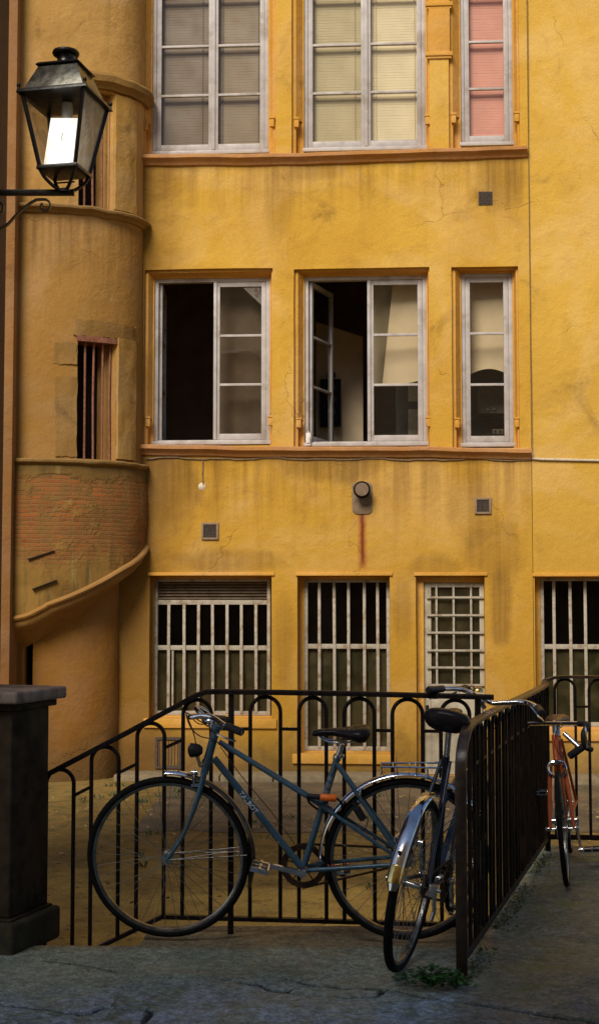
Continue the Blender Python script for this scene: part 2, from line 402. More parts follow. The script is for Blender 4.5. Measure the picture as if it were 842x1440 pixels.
# stone surrounds
def ring(mb, o, i, y0, y1):
    (a,b,c,d), (e,f,g,h) = o, i
    mb.box(a, e, y0, y1, c, d); mb.box(f, b, y0, y1, c, d)
    mb.box(e, f, y0, y1, h, d)
    if g > c + .004: mb.box(e, f, y0, y1, c, g)
def cham_ring(mb, o, i, y0, y1):   # sloping (chamfered) moulding between two rectangles: three sides, open bottom
    (a,b,c,d), (e,f,g,h) = o, i
    for p in (((a,y0,c),(a,y0,d),(e,y1,h),(e,y1,g)), ((b,y0,d),(b,y0,c),(f,y1,g),(f,y1,h)), ((a,y0,d),(b,y0,d),(f,y1,h),(e,y1,h))): mb.quad(*p)
for k, (op, fp) in REC.items():
    if k == 'D': dfr = .14
    o = holes[k]; fr = wrect(*fp, D_FR[k]); d = D_FR[k]
    if k == 'D': fr = (fr[0], fr[1], .03, fr[3])
    e = .006
    ob = (o[0]-e, o[1]+e, o[2]-.02, o[3]+e)
    mb = MB()
    if k[0] in 'UA':
        # stepped moulding: outer fillet, chamfer, inner jamb
        s = min(.05, max(.015, (fr[0]-o[0])*.42)); sr = min(.05, max(.008, (o[1]-fr[1])*.42)); st = min(.05, (o[3]-fr[3])*.45)
        m1 = (o[0]+s, o[1]-sr, o[2], o[3]-st)
        ring(mb, ob, m1, .045, .33)
        zb = o[2] + (o[3]-o[2])*.16
        m2 = (max(m1[0]+.012, fr[0]-.012), min(m1[1]-.006, fr[1]+.012), zb, fr[3]+.012)
        cham_ring(mb, (m1[0],m1[1],zb,m1[3]), m2, .0455, d-.03)
        mb.box(m1[0], fr[0]+.004, d-.028, d+.02, o[2], m1[3]); mb.box(fr[1]-.004, m1[1], d-.028, d+.02, o[2], m1[3])
        mb.box(fr[0]+.004, fr[1]-.004, d-.028, d+.02, fr[3]-.004, m1[3])
        # little stops at the foot of the mouldings
        for xx, w_ in ((m1[0]-.02, .055), (m1[1]-.035, .055)):
            mb.box(xx, xx+w_, .012, .07, zb-.10, zb-.005); mb.box(xx-.006, xx+w_+.006, .004, .07, zb-.005, zb+.018)
    else:
        m1 = (min(fr[0], o[0]+.06), max(fr[1], o[1]-.05), fr[2], fr[3]+.004)
        ring(mb, ob, (fr[0]-.001, max(fr[1]+.001, o[1]-.02) if k != 'D' else fr[1]+.001, max(o[2]-.02, fr[2]-.001), fr[3]+.001), d+.004 if k!='D' else .1, .34)
        mb.box(o[0]-.02, o[1]+.03, -.022, .03, o[3]-.004, o[3]+.035)      # thin drip lintel
    mb.build('window_surround' if k != 'D' else 'door_surround', M_stone, house, HM, bevel=.006)

# windows
def sash(mb, gl, x0, x1, z0, z1, y, panes, st=.058, mt=.030, th=.045, zs=None):
    mb.box(x0, x0+st, y, y+th, z0, z1); mb.box(x1-st, x1, y, y+th, z0, z1)
    mb.box(x0+st, x1-st, y, y+th, z0, z0+st*1.25); mb.box(x0+st, x1-st, y, y+th, z1-st, z1)
    a, b = z0+st*1.25, z1-st
    for i in range(1, panes):
        zz = a + (b-a)*i/panes; mb.box(x0+st, x1-st, y+.004, y+th-.004, zz-mt/2, zz+mt/2)
    gl.quad((x0+st-.004, y+th*.6, a-.004), (x1-st+.004, y+th*.6, a-.004), (x1-st+.004, y+th*.6, b+.004), (x0+st-.004, y+th*.6, b+.004))
def casement(k, panes, split=None, open_left=None, gmat=None, label=None):
    fr = wrect(*REC[k][1], D_FR[k]); d = D_FR[k]; x0, x1, z0, z1 = fr
    mb = MB(); w_ = .05
    ring(mb, fr, (x0+w_, x1-w_, z0+.055, z1-w_), d, d+.09)
    mb.box(x0-.012, x1+.012, d-.035, d-.001, z0-.004, z0+.04)          # weather bar
    win = mb.build('window', M_white, house, HM, bevel=.005)
    if label: win['label'] = label
    a, b, c, e = x0+w_+.002, x1-w_-.002, z0+.058, z1-w_-.002
    leaves = [(a, b)] if split is None else [(a, split), (split+.003, b)]
    for i, (p, q) in enumerate(leaves):
        m, g = MB(), MB(); sash(m, g, p, q, c, e, d+.012, panes)
        L = HM
        if i == 0 and open_left is not None:
            piv = Matrix.Translation((p, d+.05, 0))
            L = HM @ piv @ Matrix.Rotation(open_left, 4, 'Z') @ piv.inverted()
        elif split is not None and i == 1:
            m.box(p-.018, p+.022, d-.006, d+.011, c, e)       # meeting cover strip
        m.build('sash', M_white, win, L, bevel=.004); g.build('pane', gmat or M_glass, win, L, smooth=0)
        if split is None or i == 1:
            pass
    return win
mx = lambda px, k: wl(px, 500 if k[0]=='A' else 100, D_FR[k])[0]
wU1 = casement('U1', 4, mx(300,'U1'), gmat=M_glass_up); wU2 = casement('U2', 4, mx(514,'U2'), gmat=M_glass_up); wU3 = casement('U3', 4, gmat=M_glass_up)
wA1 = casement('A1', 3, mx(302,'A1'), rad(95), label='window with its left sash swung open and a round fan in its top right pane')
wA2 = casement('A2', 3, mx(518,'A2'), rad(71), label='window with its left sash standing open into a pale room')
wA3 = casement('A3', 3)
# corner panel with round extractor in the right sash of the first middle window
d = D_FR['A1']; mb = MB(); g = lambda px, py: wl(px, py, d+.02)
P = [g(340,403), g(373,403), g(373,434)]
mb.add([(x, d+.028, z) for x, z in P] + [(x, d+.036, z) for x, z in P], [(0,2,1),(3,4,5),(0,1,4,3),(1,2,5,4),(2,0,3,5)])
fan = mb.build('fan_panel', simple('fan_panel_paint', (.13,.105,.08), .6, 0), wA1, HM)
mb = MB(); c = g(364, 411)
for q in range(4):
    a = rad(45+90*q+8); n_ = 6
    pts = [(c[0], d+.0255, c[1])] + [(c[0]+.062*math.cos(a+rad(-26+52*i/n_)), d+.0255, c[1]+.062*math.sin(a+rad(-26+52*i/n_))) for i in range(n_+1)]
    mb.add(pts, [tuple(range(len(pts)))])
mb.build('fan_slot', M_dark, wA1, HM, smooth=0)
# catch on the sill of the second middle window
d = D_FR['A2']; a, b, c_, e = wrect(430, 609, 437, 627, d-.04)
mb = MB(); mb.box(a, b, d-.075, d-.036, c_, e); mb.box(a+.01, b-.01, d-.09, d-.075, c_+.03, e-.05); mb.box(a+.02, b-.02, d-.06, d-.037, e, e+.02)
mb.build('shutter_catch', simple('catch_plastic', (.62,.58,.55), .4), wA2, HM, bevel=.006)

# room behind the second window: pale raking wall, cupboard with carved doors, kitchen shelf
a = wl(440, 470)[0]; b = wl(516, 470)[0]
mb = MB(); X = lambda px, dd: wl(px, 500, dd)[0]; Z = lambda py, dd: wl(480, py, dd)[1]
mb.add([(X(444,1.6),1.6,zA+.01),(X(510,1.8),1.8,zA+.01),(X(510,1.8),1.8,Z(474,1.8)),(X(444,1.6),1.6,Z(452,1.6)),
        (X(444,1.6),1.72,zA+.01),(X(510,1.8),1.92,zA+.01),(X(510,1.8),1.92,Z(474,1.8)),(X(444,1.6),1.72,Z(452,1.6))], [(0,1,2,3),(7,6,5,4),(0,3,7,4),(1,5,6,2),(3,2,6,7)])
mb.build('room_wall', M_roomw, house, HM, smooth=0)
mb = MB(); x0, x1 = X(450,1.55), X(479,1.55); z0, z1 = Z(600,1.55), Z(533,1.55)
pic = thing('framed_picture', 'dark tall picture on the pale wall seen through the open middle window', 'picture', HM @ Matrix.Translation((x0, 1.56, z0)))
mb.box(x0, x1, 1.54, 1.575, z0, z1); mb.build('panel', simple('picture_black', (.012,.012,.014), .6), pic, HM, bevel=.004)
mb = MB(); xc = (x0*.45+x1*.55)
for q in range(4): mb.lathe([(.0,0),(.055,0),(.06,.004),(.035,.008)], (xc, 1.537, z0+.2+q*.16), 'Y', 14)
mb.build('picture_motif', simple('motif_grey', (.05,.055,.06), .6), pic, HM)
# cupboard
cx0, cx1 = X(556,1.2), X(640,1.2); cz0 = zA+.005; cz1 = Z(528,1.2)
cup = thing('cupboard', 'dark cupboard with pale carved door panels behind the right sash of the middle window', 'cupboard', HM @ Matrix.Translation((cx0, 1.2, cz0)))
mb = MB(); mb.box(cx0, cx1, 1.2, 1.6, cz0, cz1); mb.build('carcass', simple('cupboard_wood', (.055,.05,.05), .5), cup, HM, bevel=.006)
zc = Z(570, 1.2)
for zz0, zz1 in ((zc+.04, cz1-.05), (cz0+.2, zc-.06)):
    for xx in (X(573,1.2), X(600,1.2)):
        mb = MB(); mb.box(xx, xx+.2, 1.185, 1.199, zz0, zz1); mb.build('door_panel', simple('panel_wood', (.42,.34,.24), .5), cup, HM, bevel=.004)
# kitchen counter behind the narrow middle window
kx0, kx1 = X(655,1.0), X(735,1.0)
kit = thing('kitchen_cabinet', 'pale wall cabinet with two small knobs inside the narrow middle window', 'cabinet', HM @ Matrix.Translation((kx0, 1.0, Z(583,1))))
mb = MB(); mb.box(X(672,1), kx1, 1.0, 1.35, Z(583,1), Z(545,1)); mb.build('cabinet_body', simple('cabinet_paint', (.30,.26,.2), .5), kit, HM, bevel=.006)
for px in (685, 694):
    mb = MB(); mb.lathe([(0,0),(.016,0),(.016,.02),(.008,.03)], (X(px,.97), .968, Z(578,1)), 'Y', 10); mb.build('knob', simple('steel_knob', (.8,.78,.7), .2, 1), kit, HM)
sw = thing('socket_box', 'small double switch box on the dark splashback in the narrow window', 'socket', HM @ Matrix.Translation((X(690,1.3), 1.3, Z(608,1.3))))
mb = MB(); mb.box(X(691,1.2), X(706,1.2), 1.2, 1.25, Z(612,1.2), Z(605,1.2)); mb.build('socket_plate', simple('socket_plastic', (.45,.36,.24), .5), sw, HM, bevel=.004)
mb = MB()
for px in (695, 702): mb = MB(); mb.lathe([(0,0),(.016,0),(.018,.01)], (X(px,1.2), 1.19, Z(608.5,1.2)), 'Y', 10); mb.build('socket_hole', M_dark, sw, HM)
mb = MB(); mb.box(kx0-.1, X(728,1.3), 1.3, 1.6, zA+.005, Z(590,1.3)); cnt = mb.build('kitchen_counter', simple('counter_dark', (.06,.06,.065), .4), None, HM, bevel=.005)
tag(cnt, 'dark kitchen counter inside behind the narrow window', 'counter')

# added cloths behind the closed sashes, standing in for reflections in the panes
M_refl_cloth = simple('pale_reflection_cloth', (.82, .64, .40), .9, 0, .05, 3, .05)
def reflection_cloth(edge_l, edge_r, bottom, dd, label, mat):
    n, m = 30, 24; mb = MB()
    zt = Z(396, dd)
    for i in range(n+1):
        f = i/n
        for k in range(m+1):
            g = k/m; py = 396 + (bottom(f)-396)*g
            xl, xr = edge_l(py), edge_r(py); mb.v.append(Vector((X(xl+(xr-xl)*f, dd), dd + .012*math.sin(f*5+g), Z(py, dd))))
    for i in range(n):
        for k in range(m): a = i*(m+1)+k; mb.f.append([a,a+m+1,a+m+2,a+1]); mb.m.append(0)
    o = mb.build('reflection_cloth', mat, None, HM, smooth=80); tag(o, label, 'reflection_cloth'); return o
reflection_cloth(lambda py: 553-(py-396)*.11, lambda py: 596, lambda f: 541-16*max(0,f-.45)**1.5, .42, 'added pale cloth standing in for a reflection in the right sash of the open middle window', M_refl_cloth)
reflection_cloth(lambda py: 518, lambda py: 554-(py-396)*.11, lambda f: 541, .50, 'added darker cloth for the dim part of the reflection in the open middle window', simple('dim_reflection_cloth', (.27,.21,.12), .9, 0, .1, 3, .05))
reflection_cloth(lambda py: 650, lambda py: 722, lambda f: 534-13*math.sin(f*3.14), .42, 'added pale cloth for the reflection in the upper panes of the narrow middle window', M_refl_cloth)

reflection_cloth(lambda py: 306, lambda py: 378, lambda f: 621, .45, 'added brown cloth evening out the reflection in the right sash of the left middle window', simple('brown_reflection_cloth', (.12,.08,.045), .9, 0, .15, 4, .05))
# venetian blinds behind the upper windows
def blind(k, px0, px1, c, label):
    d = D_FR[k] + .11; x0 = wl(px0, 100, d)[0]; x1 = wl(px1, 100, d)[0]; z0 = wl(400, REC[k][1][3]-8, d)[1]; z1 = wl(400, -82, d)[1]
    th = thing('venetian_blind', label, 'blind', HM @ Matrix.Translation(((x0+x1)/2, d, z1)), 'venetian blinds in the top row of windows')
    mat = simple('blind_slat', c, .55, 0, .08, 3, 0)
    mb = MB(); zz = z0
    while zz < z1:
        j = random.uniform(-.003, .003); tl = .012
        mb.quad((x0, d-tl*.08, zz+j), (x1, d-tl*.08, zz+j*.3), (x1, d+tl*.12, zz+.036+j*.3), (x0, d+tl*.12, zz+.036+j)); zz += .034
    mb.build('slats', mat, th, HM, smooth=0)
    mb = MB()
    for f in (.15, .85): mb.tube([(x0+(x1-x0)*f, d-.016, z0), (x0+(x1-x0)*f, d-.016, z1)], .003, 5)
    mb.build('ladder_cord', mat, th, HM)
    mb = MB(); mb.box(x0, x1, d-.02, d+.02, z0-.03, z0-.005); mb.build('bottom_rail', mat, th, HM)
blind('U1', 219, 297, (.165,.108,.06), 'brown blind in the left half of the upper left window')
blind('U1', 303, 374, (.235,.16,.09), 'brown blind in the right half of the upper left window')
blind('U2', 431, 511, (.46,.36,.19), 'cream blind in the left half of the upper middle window')
blind('U2', 517, 594, (.70,.57,.35), 'brighter cream blind in the right half of the upper middle window')
blind('U3', 649, 717, (.66,.285,.205), 'pink blind in the narrow upper right window')

# barred ground floor windows
def barred(k, bars, rails, shutter=None, low=.0, label=None):
    d = D_FR[k]; x0, x1, z0, z1 = wrect(*REC[k][1], d)
    pm = (REC[k][1][0]+REC[k][1][2])/2
    mb = MB(); ring(mb, (x0,x1,z0,z1), (x0+.04, x1-.04, z0+.05, z1-.035), d, d+.07)
    win = mb.build('window', M_bar, house, HM, bevel=.005)
    if label: win['label'] = label
    zz = [wl(pm, r, d)[1] for r in rails]
    for r in zz:
        m = MB(); m.box(x0+.041, x1-.041, d+.004, d+.05, r-.028, r+.028); m.build('crossbar', M_bar, win, HM, bevel=.004)
    m = MB()
    for b in bars:
        x = wl(b, 900, d)[0]; top = z1-.035 if shutter is None else zz[0]-.028
        j0, j1 = random.uniform(-.007,.007), random.uniform(-.007,.007); mm = MB(); mm.hexa([(x+j0+sx*.018, yy, z0+.03) for sx, yy in ((-1,d-.009),(1,d-.009),(1,d+.003),(-1,d+.003))], [(x+j1+sx*.018, yy, top) for sx, yy in ((-1,d-.009),(1,d-.009),(1,d+.003),(-1,d+.003))]); mm.build('bar', M_bar, win, HM, bevel=.003)
    zm = zz[-1]
    g = MB(); g.quad((x0+.03, d+.058, zm), (x1-.03, d+.058, zm), (x1-.03, d+.058, z1-.02), (x0+.03, d+.058, z1-.02)); g.build('pane', M_glass_dk, win, HM, smooth=0)
    g = MB(); g.quad((x0+.03, d+.056, z0+.03), (x1-.03, d+.056, z0+.03), (x1-.03, d+.056, zm), (x0+.03, d+.056, zm)); g.build('pane', M_glass_low, win, HM, smooth=0)
    if shutter:
        m = MB(); zt = z1-.036; zb = zz[0]+.029; n = 6; h = (zt-zb)/n
        for i in range(n):
            c = zb + h*(i+.5)
            m.sweep([(x0+.042, d+.03, c), (x1-.042, d+.03, c)], [(-.02,-h*.48),(.0,-h*.46),(.018,-h*.1),(.016,h*.2),(-.012,h*.44),(-.03,h*.46),(-.03,-h*.48)], ups=(0,0,1))
        m.build('roller_shutter', M_shut, win, HM, smooth=30)
    return win
g1 = barred('G1', [237.5,259,279,299,319,339.5,360.5], [847, 911], True, label='wide barred window with a rolled up slatted shutter box at its top')
m = MB(); d = D_FR['G1']; a = wl(243, 960, d); m.box(a[0]-.012, a[0]+.01, d-.004, d+.02, wl(243,1000,d)[1], wl(243,915,d)[1]); m.build('shutter_rod', M_bar, g1, HM)
barred('G2', [449.5,470,490.5,511.5,531], [909], label='tall barred window beside the white door')
barred('G3', [779,802,823,846,868,888], [909.5], label='barred window cut by the right edge of the picture')

# door with grid
d = D_FR['D']; x0, x1, z0, z1 = wrect(*REC['D'][1], d); z0 = .035
ax0, ax1, az0, az1 = wrect(606, 826, 674, 970, d)
mb = MB(); ring(mb, (x0, x1, z0, z1), (ax0, ax1, az0, az1), d, d+.05)
mb.box(ax0+.03, ax1-.03, d-.012, d-.001, z0+.15, az0-.12)
door = mb.build('door', M_door, house, HM, bevel=.006); door['label'] = 'white door with a square iron grid over its window'
g = MB(); g.quad((ax0-.01,d+.03,az0-.01),(ax1+.01,d+.03,az0-.01),(ax1+.01,d+.03,az1+.01),(ax0-.01,d+.03,az1+.01)); g.build('pane', M_glass_low, door, HM, smooth=0)
mb = MB()
for px in (607.5, 613.5, 637.5, 662, 671.5)[1:4]: x = wl(px, 900, d)[0]; mb.bar((x, d-.014, az0-.08), (x, d-.014, az1+.04), .024, .012, (0,1,0))
for py in (840, 865, 889.5, 914.5, 938.5, 963): zz = wl(640, py, d)[1]; mb.bar((ax0-.055, d-.026, zz), (ax1+.05, d-.026, zz), .012, .024)
mb.build('door_grid', M_bar, door, HM)
mb = MB(); hx, hz = wl(600, 1000, d); mb.box(hx-.015, hx+.02, d-.01, d-.001, hz-.07, hz+.07); mb.bar((hx, d-.035, hz+.02), (hx+.1, d-.035, hz+.02), .015, .015); mb.bar((hx, d-.035, hz+.02), (hx, d-.001, hz+.02), .012, .012)
mb.build('handle', M_black, door, HM)
mb = MB(); mb.box(x0-.1, x1+.1, -.25, .1, -.02, .03); mb.build('door_step', M_ledge, house, HM, bevel=.015)
# projecting sills below the barred windows
for k in ('G1', 'G2', 'G3'):
    o = holes[k]; mb = MB(); mb.box(o[0]-.06, o[1]+.06, -.03, .21, o[2]-.10, o[2]+.012); mb.build('window_sill', M_stone, house, HM, bevel=.012)

# string courses under the windows
def course(pts, prof, name, mat):
    path = []
    for i in range(len(pts)-1):
        for q in range(14):
            f = q/14; px = pts[i][0]+(pts[i+1][0]-pts[i][0])*f; py = pts[i][1]+(pts[i+1][1]-pts[i][1])*f
            x, z = wl(px, py); path.append((x, .010*sn(px*.021, 8), z + .013*sn(px*.016, 3) + .004*sn(px*.09, 5)))
    x, z = wl(*pts[-1]); path.append((x, 0, z))
    mb = MB(); mb.sweep(path, prof, ups=(0,0,1)); return mb.build(name, mat, house, HM, smooth=30)
# profile: (side +y into wall is +, up)
prof = [(.16,.045),(-.075,.035),(-.10,.02),(-.10,-.015),(-.075,-.035),(-.05,-.05),(-.03,-.085),(.01,-.10),(.16,-.10)]
def flip(p): return [(-a, b) for a, b in p]
course([(186,224),(420,222),(600,216),(740,211)], flip(prof), 'sill_course', M_sill)
course([(186,630),(420,633),(600,633),(746,636)], flip(prof), 'sill_course', M_sill)

# carved bands on the pier between the upper windows
for py in (6, 76):
    a = wl(598, py)[0]; b = wl(636, py)[0]; z = wl(617, py)[1]; mb = MB(); mb.box(a, b, -.035, .02, z-.03, z+.02); mb.box(a+.015, b-.015, -.02, .02, z-.06, z-.03)
    mb.build('pier_band', M_stone, house, HM, bevel=.008)
a = wl(602, 40)[0]; b = wl(632, 40)[0]; mb = MB(); mb.box(a, b, -.018, .02, wl(617,74)[1], wl(617,-30)[1]); mb.build('pier_shaft', M_stone, house, HM, bevel=.008)

# vents
def vent(px, py, s, frame, mat=M_grille):
    x, z = wl(px, py); mb = MB(); h = s/2
    mb.box(x-h, x+h, .0, .012, z-h, z+h)
    n = 9
    for i in range(n):
        q = -h + s*(i+.5)/n; mb.bar((x+q, -.008, z-h), (x+q, -.008, z+h), .006, .006); mb.bar((x-h, -.009, z+q), (x+h, -.009, z+q), .006, .006)
    v = mb.build('vent_grille', mat, house, HM, smooth=0)
    if frame:
        m = MB(); e = .024; ring(m, (x-h-e, x+h+e, z-h-e, z+h+e), (x-h, x+h, z-h, z+h), -.022, .02); m.build('vent_frame', M_ventf if frame == 1 else M_grille, v, HM, bevel=.004)
vent(682, 279, .165, 0); vent(295.5, 747, .155, 1); vent(678.5, 711.5, .145, 1)
x0, x1, z0, z1 = wrect(222, 1040, 252, 1077); mb = MB(); ring(mb, (x0-.03,x1+.03,z0-.03,z1+.03), (x0,x1,z0,z1), -.02, .02); mb.box(x0, x1, 0, .01, z0, z1)
for i in range(7): xx = x0+(x1-x0)*(i+.5)/7; mb.bar((xx,-.006,z0),(xx,-.006,z1),.008,.008)
mb.build('cellar_grille', M_grille, house, HM, smooth=0)

# round flue on its plate
x0, x1, z0, z1 = wrect(495, 678, 523, 723); xc = (x0+x1)/2
fl = thing('flue_outlet', 'round black flue cap on a rounded grey plate above the rust streak', 'flue', HM @ Matrix.Translation((xc, 0, z0)))
r = .06; pts = []
for cxx, czz, a0 in ((x1-r, z1-r, 0), (x0+r, z1-r, 90), (x0+r, z0+r, 180), (x1-r, z0+r, 270)):
    pts += [(cxx+r*math.cos(rad(a0+90*i/6)), czz+r*math.sin(rad(a0+90*i/6))) for i in range(7)]
mb = MB(); n = len(pts); mb.add([(x,-.014,z) for x,z in pts]+[(x,.01,z) for x,z in pts], [tuple(range(n)), tuple(range(n,2*n))[::-1]]+[(i,(i+1)%n,n+(i+1)%n,n+i) for i in range(n)])
mb.build('plate', simple('flue_plate', (.19,.125,.07), .6, 0, .15, 15, .1, dirt=(.10,.05,.025)), fl, HM, bevel=.003)
cx_, cz_ = wl(509, 690); mb = MB(); mb.lathe([(0,-.17),(.085,-.17),(.102,-.155),(.102,-.13),(.085,-.115),(.085,-.014),(.0,-.014)], (cx_,0,cz_), 'Y', 28); mb.build('cap', M_black, fl, HM)
mb = MB(); mb.lathe([(0,-.19),(.075,-.19),(.08,-.185),(.08,-.171),(0,-.171)], (cx_,0,cz_), 'Y', 28); mb.build('cap_disc', simple('flue_disc', (.17,.11,.065), .5), fl, HM)

# cables
def wcable(name, pts, r, mat, label, off=-.02):
    path = [Vector((*[wl(px,py)[0]], off, wl(px,py)[1])) for px, py in pts]
    mb = MB(); mb.tube(path, r, 6); o = mb.build(name, mat, None, HM); tag(o, label, 'cable'); return o
pts = [(px, 644 + .9*math.sin(px*.045) + (px-205)*.004 + (1.4 if (px//36) % 2 else 0)) for px in range(206, 748, 9)]
wcable('wall_cable', pts, .009, M_cable, 'thin brown cable clipped along the wall under the middle window ledge', -.012)
wcable('hanging_wire', [(285,645),(285.5,655),(285,668),(286,682)], .007, M_cable, 'short loose wire hanging down to a pale plaster spot', -.012)
wcable('conduit', [(700,632),(745,633),(747,638),(748,645),(760,646),(850,648),(1000,650),(1180,652)], .014, M_cable_w, 'pale conduit running off to the right edge below the ledge', -.02)
wcable('upright_wire', [(741,0),(742,90),(742.5,210),(744,330),(745.5,470),(747,560),(748,642)], .0045, M_cable, 'thin vertical wire along the plaster joint at the right', -.012)
x, z = wl(284, 684); mb = MB(); mb.lathe([(0,-.012),(.03,-.01),(.045,0),(.045,.01)], (x,0,z), 'Y', 12); mb.build('plaster_patch', simple('fresh_plaster', (.6,.5,.35), .9), house, HM)
# ================================================================== STAIR TOWER
EC = Vector((-3.29, 16.25, 0)); EA, EB = 1.39, .85
def ept(phi, off=0.0, z=0.0, da=0.0, db=0.0):
    a, b = EA + off + da, EB + off + db
    return Vector((EC.x + a*math.cos(phi), EC.y - b*math.sin(phi), z))
def ephi(px, py, off=0.0, da=0.0, db=0.0):
    a, b = EA + off + da, EB + off + db; r = ray(px, py); k = r.x/r.y
    lo, hi = 0.02, rad(125)      # phi decreases to the right; solve x/y = k
    fn = lambda p: ept(p, off, 0, da, db).x/ept(p, off, 0, da, db).y - k
    # rightmost silhouette angle
    best = max((fn(p/200), p/200) for p in range(0, 200))
    lo = best[1]
    if best[0] < 0: return lo
    for _ in range(50):
        m = (lo+hi)/2
        if fn(m) > 0: lo = m
        else: hi = m
    return (lo+hi)/2
def ez(px, py, off=0.0, da=0.0, db=0.0):
    p = ept(ephi(px, py, off, da, db), off, 0, da, db); return at(px, py, p.y).z
M_jambdirt = plaster('dirty_jamb_plaster', (.30,.16,.036), (.23,.12,.028), (.10,.065,.02), dark_low=False, streak=.8)
tower = thing('stair_tower', 'round ochre stair tower with barred openings and bare brick at its corbelled foot', 'stair tower', (EC.x, EC.y, ZC))
TO = Matrix()
PH_L = rad(128)
o_up = (ephi(160, 210), ephi(111, 210), ez(135, 293), ez(135, 128))
o_mid = (ephi(163, 560), ephi(109, 560), ez(135, 646), ez(135, 476))
z_l2 = ez(110, 650)
def shell(phis, zs, hs, off=0.0, depth=.3, seed=0, amp=.008):
    mb = MB(); vid = {}; mb.uv = []
    def vert(i, k, dd=0):
        key = (i,k,dd)
        if key not in vid:
            p = ept(phis[i], off - dd, zs[k]); n = sn(phis[i]*1.4, zs[k]*.8, seed)
            if not dd: p += (p - EC).normalized()*amp*n*Vector((1,1,0)).length/1.41 if False else Vector((math.cos(phis[i]), -math.sin(phis[i]), 0))*amp*n
            vid[key] = len(mb.v); mb.v.append(p); mb.uv.append((phis[i]*-1.2, zs[k]))
        return vid[key]
    n, m = len(phis)-1, len(zs)-1
    inh = lambda p, z: any(h[0] < p < h[1] and h[2] < z < h[3] for h in hs)
    H = [[inh((phis[i]+phis[i+1])/2, (zs[k]+zs[k+1])/2) for k in range(m)] for i in range(n)]
    for i in range(n):
        for k in range(m):
            if H[i][k]: continue
            mb.f.append([vert(i,k),vert(i+1,k),vert(i+1,k+1),vert(i,k+1)]); mb.m.append(0)
            for di, dk, e in ((-1,0,((i,k),(i,k+1))),(1,0,((i+1,k),(i+1,k+1))),(0,-1,((i,k),(i+1,k))),(0,1,((i,k+1),(i+1,k+1)))):
                a, b = i+di, k+dk
                if 0 <= a < n and 0 <= b < m and H[a][b]:
                    mb.f.append([vert(*e[0]),vert(*e[1]),vert(*e[1],depth),vert(*e[0],depth)]); mb.m.append(0)
    return mb
def span(a, b, st):
    n = max(1, int(round(abs(b-a)/st))); return [a+(b-a)*i/n for i in range(n+1)]
def cuts(lo, hi, st, inner):
    xs = [lo] + sorted(inner) + [hi]; out = []
    for p, q in zip(xs, xs[1:]): out += span(p, q, st)[:-1]
    return out + [hi]
phis = cuts(-.25, PH_L, rad(3.5), [o_up[0], o_up[1], o_mid[0], o_mid[1]])
zs = cuts(z_l2-.02, 16.2, .3, [o_up[2], o_up[3], o_mid[2], o_mid[3]])
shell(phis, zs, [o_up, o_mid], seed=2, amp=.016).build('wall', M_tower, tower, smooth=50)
# dark core behind the openings
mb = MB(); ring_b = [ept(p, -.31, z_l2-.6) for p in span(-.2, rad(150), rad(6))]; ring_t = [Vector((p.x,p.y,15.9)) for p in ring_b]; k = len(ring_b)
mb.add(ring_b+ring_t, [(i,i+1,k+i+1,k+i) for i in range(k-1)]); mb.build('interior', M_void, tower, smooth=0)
# roof
mb = MB(); rb = [ept(p, .12, 16.2) for p in span(-.25, PH_L, rad(6))]; k = len(rb); mb.add(rb + [Vector((EC.x-.3, EC.y, 16.8))], [(i,i+1,k) for i in range(k-1)]); mb.build('roof', simple('tower_tiles', (.28,.12,.07), .85), tower)

def ledge(p0, p1, zc, prof, name, mat, wob=.014, zslope=0.0):
    ph = span(p0, p1, rad(2.5)); path = [ept(p, .0, zc + wob*sn(p*6, zc) + zslope*(p-p0)) for p in ph]
    mb = MB(); mb.sweep(path, [(a,b) for a,b in prof], ups=(0,0,1)); return mb.build(name, mat, tower, smooth=35)
# sweeping from left (large phi) to right: outward is the right-hand side of travel -> side sign found from tangent x up
LP = [(-.12,.03),(.05,.034),(.078,.028),(.094,.012),(.09,-.010),(.068,-.026),(.045,-.035),(.03,-.06),(.01,-.07),(-.12,-.07)]
ledge(PH_L, -.25, ez(105,294), LP, 'ledge', M_ledge)
ledge(PH_L, -.25, ez(105,650), LP, 'ledge', M_ledge)
HP = [(-.12,.05),(.02,.10),(.08,.07),(.115,.03),(.11,-.04),(.07,-.07),(.055,-.11),(-.1,-.12)]
ledge(ephi(126, 110), -.15, ez(135,112), HP, 'window_hood', M_ledge)
# lintel and stone jambs
def patch(p0, p1, z0, z1, off, th, name, mat, rag=0.0, seed=0):
    ps = span(p0, p1, rad(1.6)); zz = span(z0, z1, .09); mb = MB(); vid = {}
    def v(i,k,o):
        key=(i,k,o)
        if key not in vid:
            p = ps[i]; z = zz[k]
            if rag and i in (0, len(ps)-1): p += rag*sn(z*5, seed, i)
            if rag and k in (0, len(zz)-1): z += rag*.4*sn(p*20, seed, k)
            q = ept(p, off if o else off-th, z)
            if o: q += Vector((math.cos(p), -math.sin(p), 0))*.012*sn(p*9, z*4, seed)
            vid[key] = len(mb.v); mb.v.append(q)
        return vid[key]
    n, m = len(ps)-1, len(zz)-1
    for i in range(n):
        for k in range(m): mb.f.append([v(i,k,1),v(i+1,k,1),v(i+1,k+1,1),v(i,k+1,1)]); mb.m.append(0)
    for i in range(n):
        for k in (0, m): mb.f.append([v(i,k,1),v(i+1,k,1),v(i+1,k,0),v(i,k,0)]); mb.m.append(0)
    for k in range(m):
        for i in (0, n): mb.f.append([v(i,k,1),v(i,k+1,1),v(i,k+1,0),v(i,k,0)]); mb.m.append(0)
    return mb.build(name, mat, tower, smooth=50)
e1 = .004
patch(ephi(189,210), o_up[0]-e1, o_up[2]+.02, o_up[3]+.0, .035, .3, 'jamb', M_jamb, 0, 1)
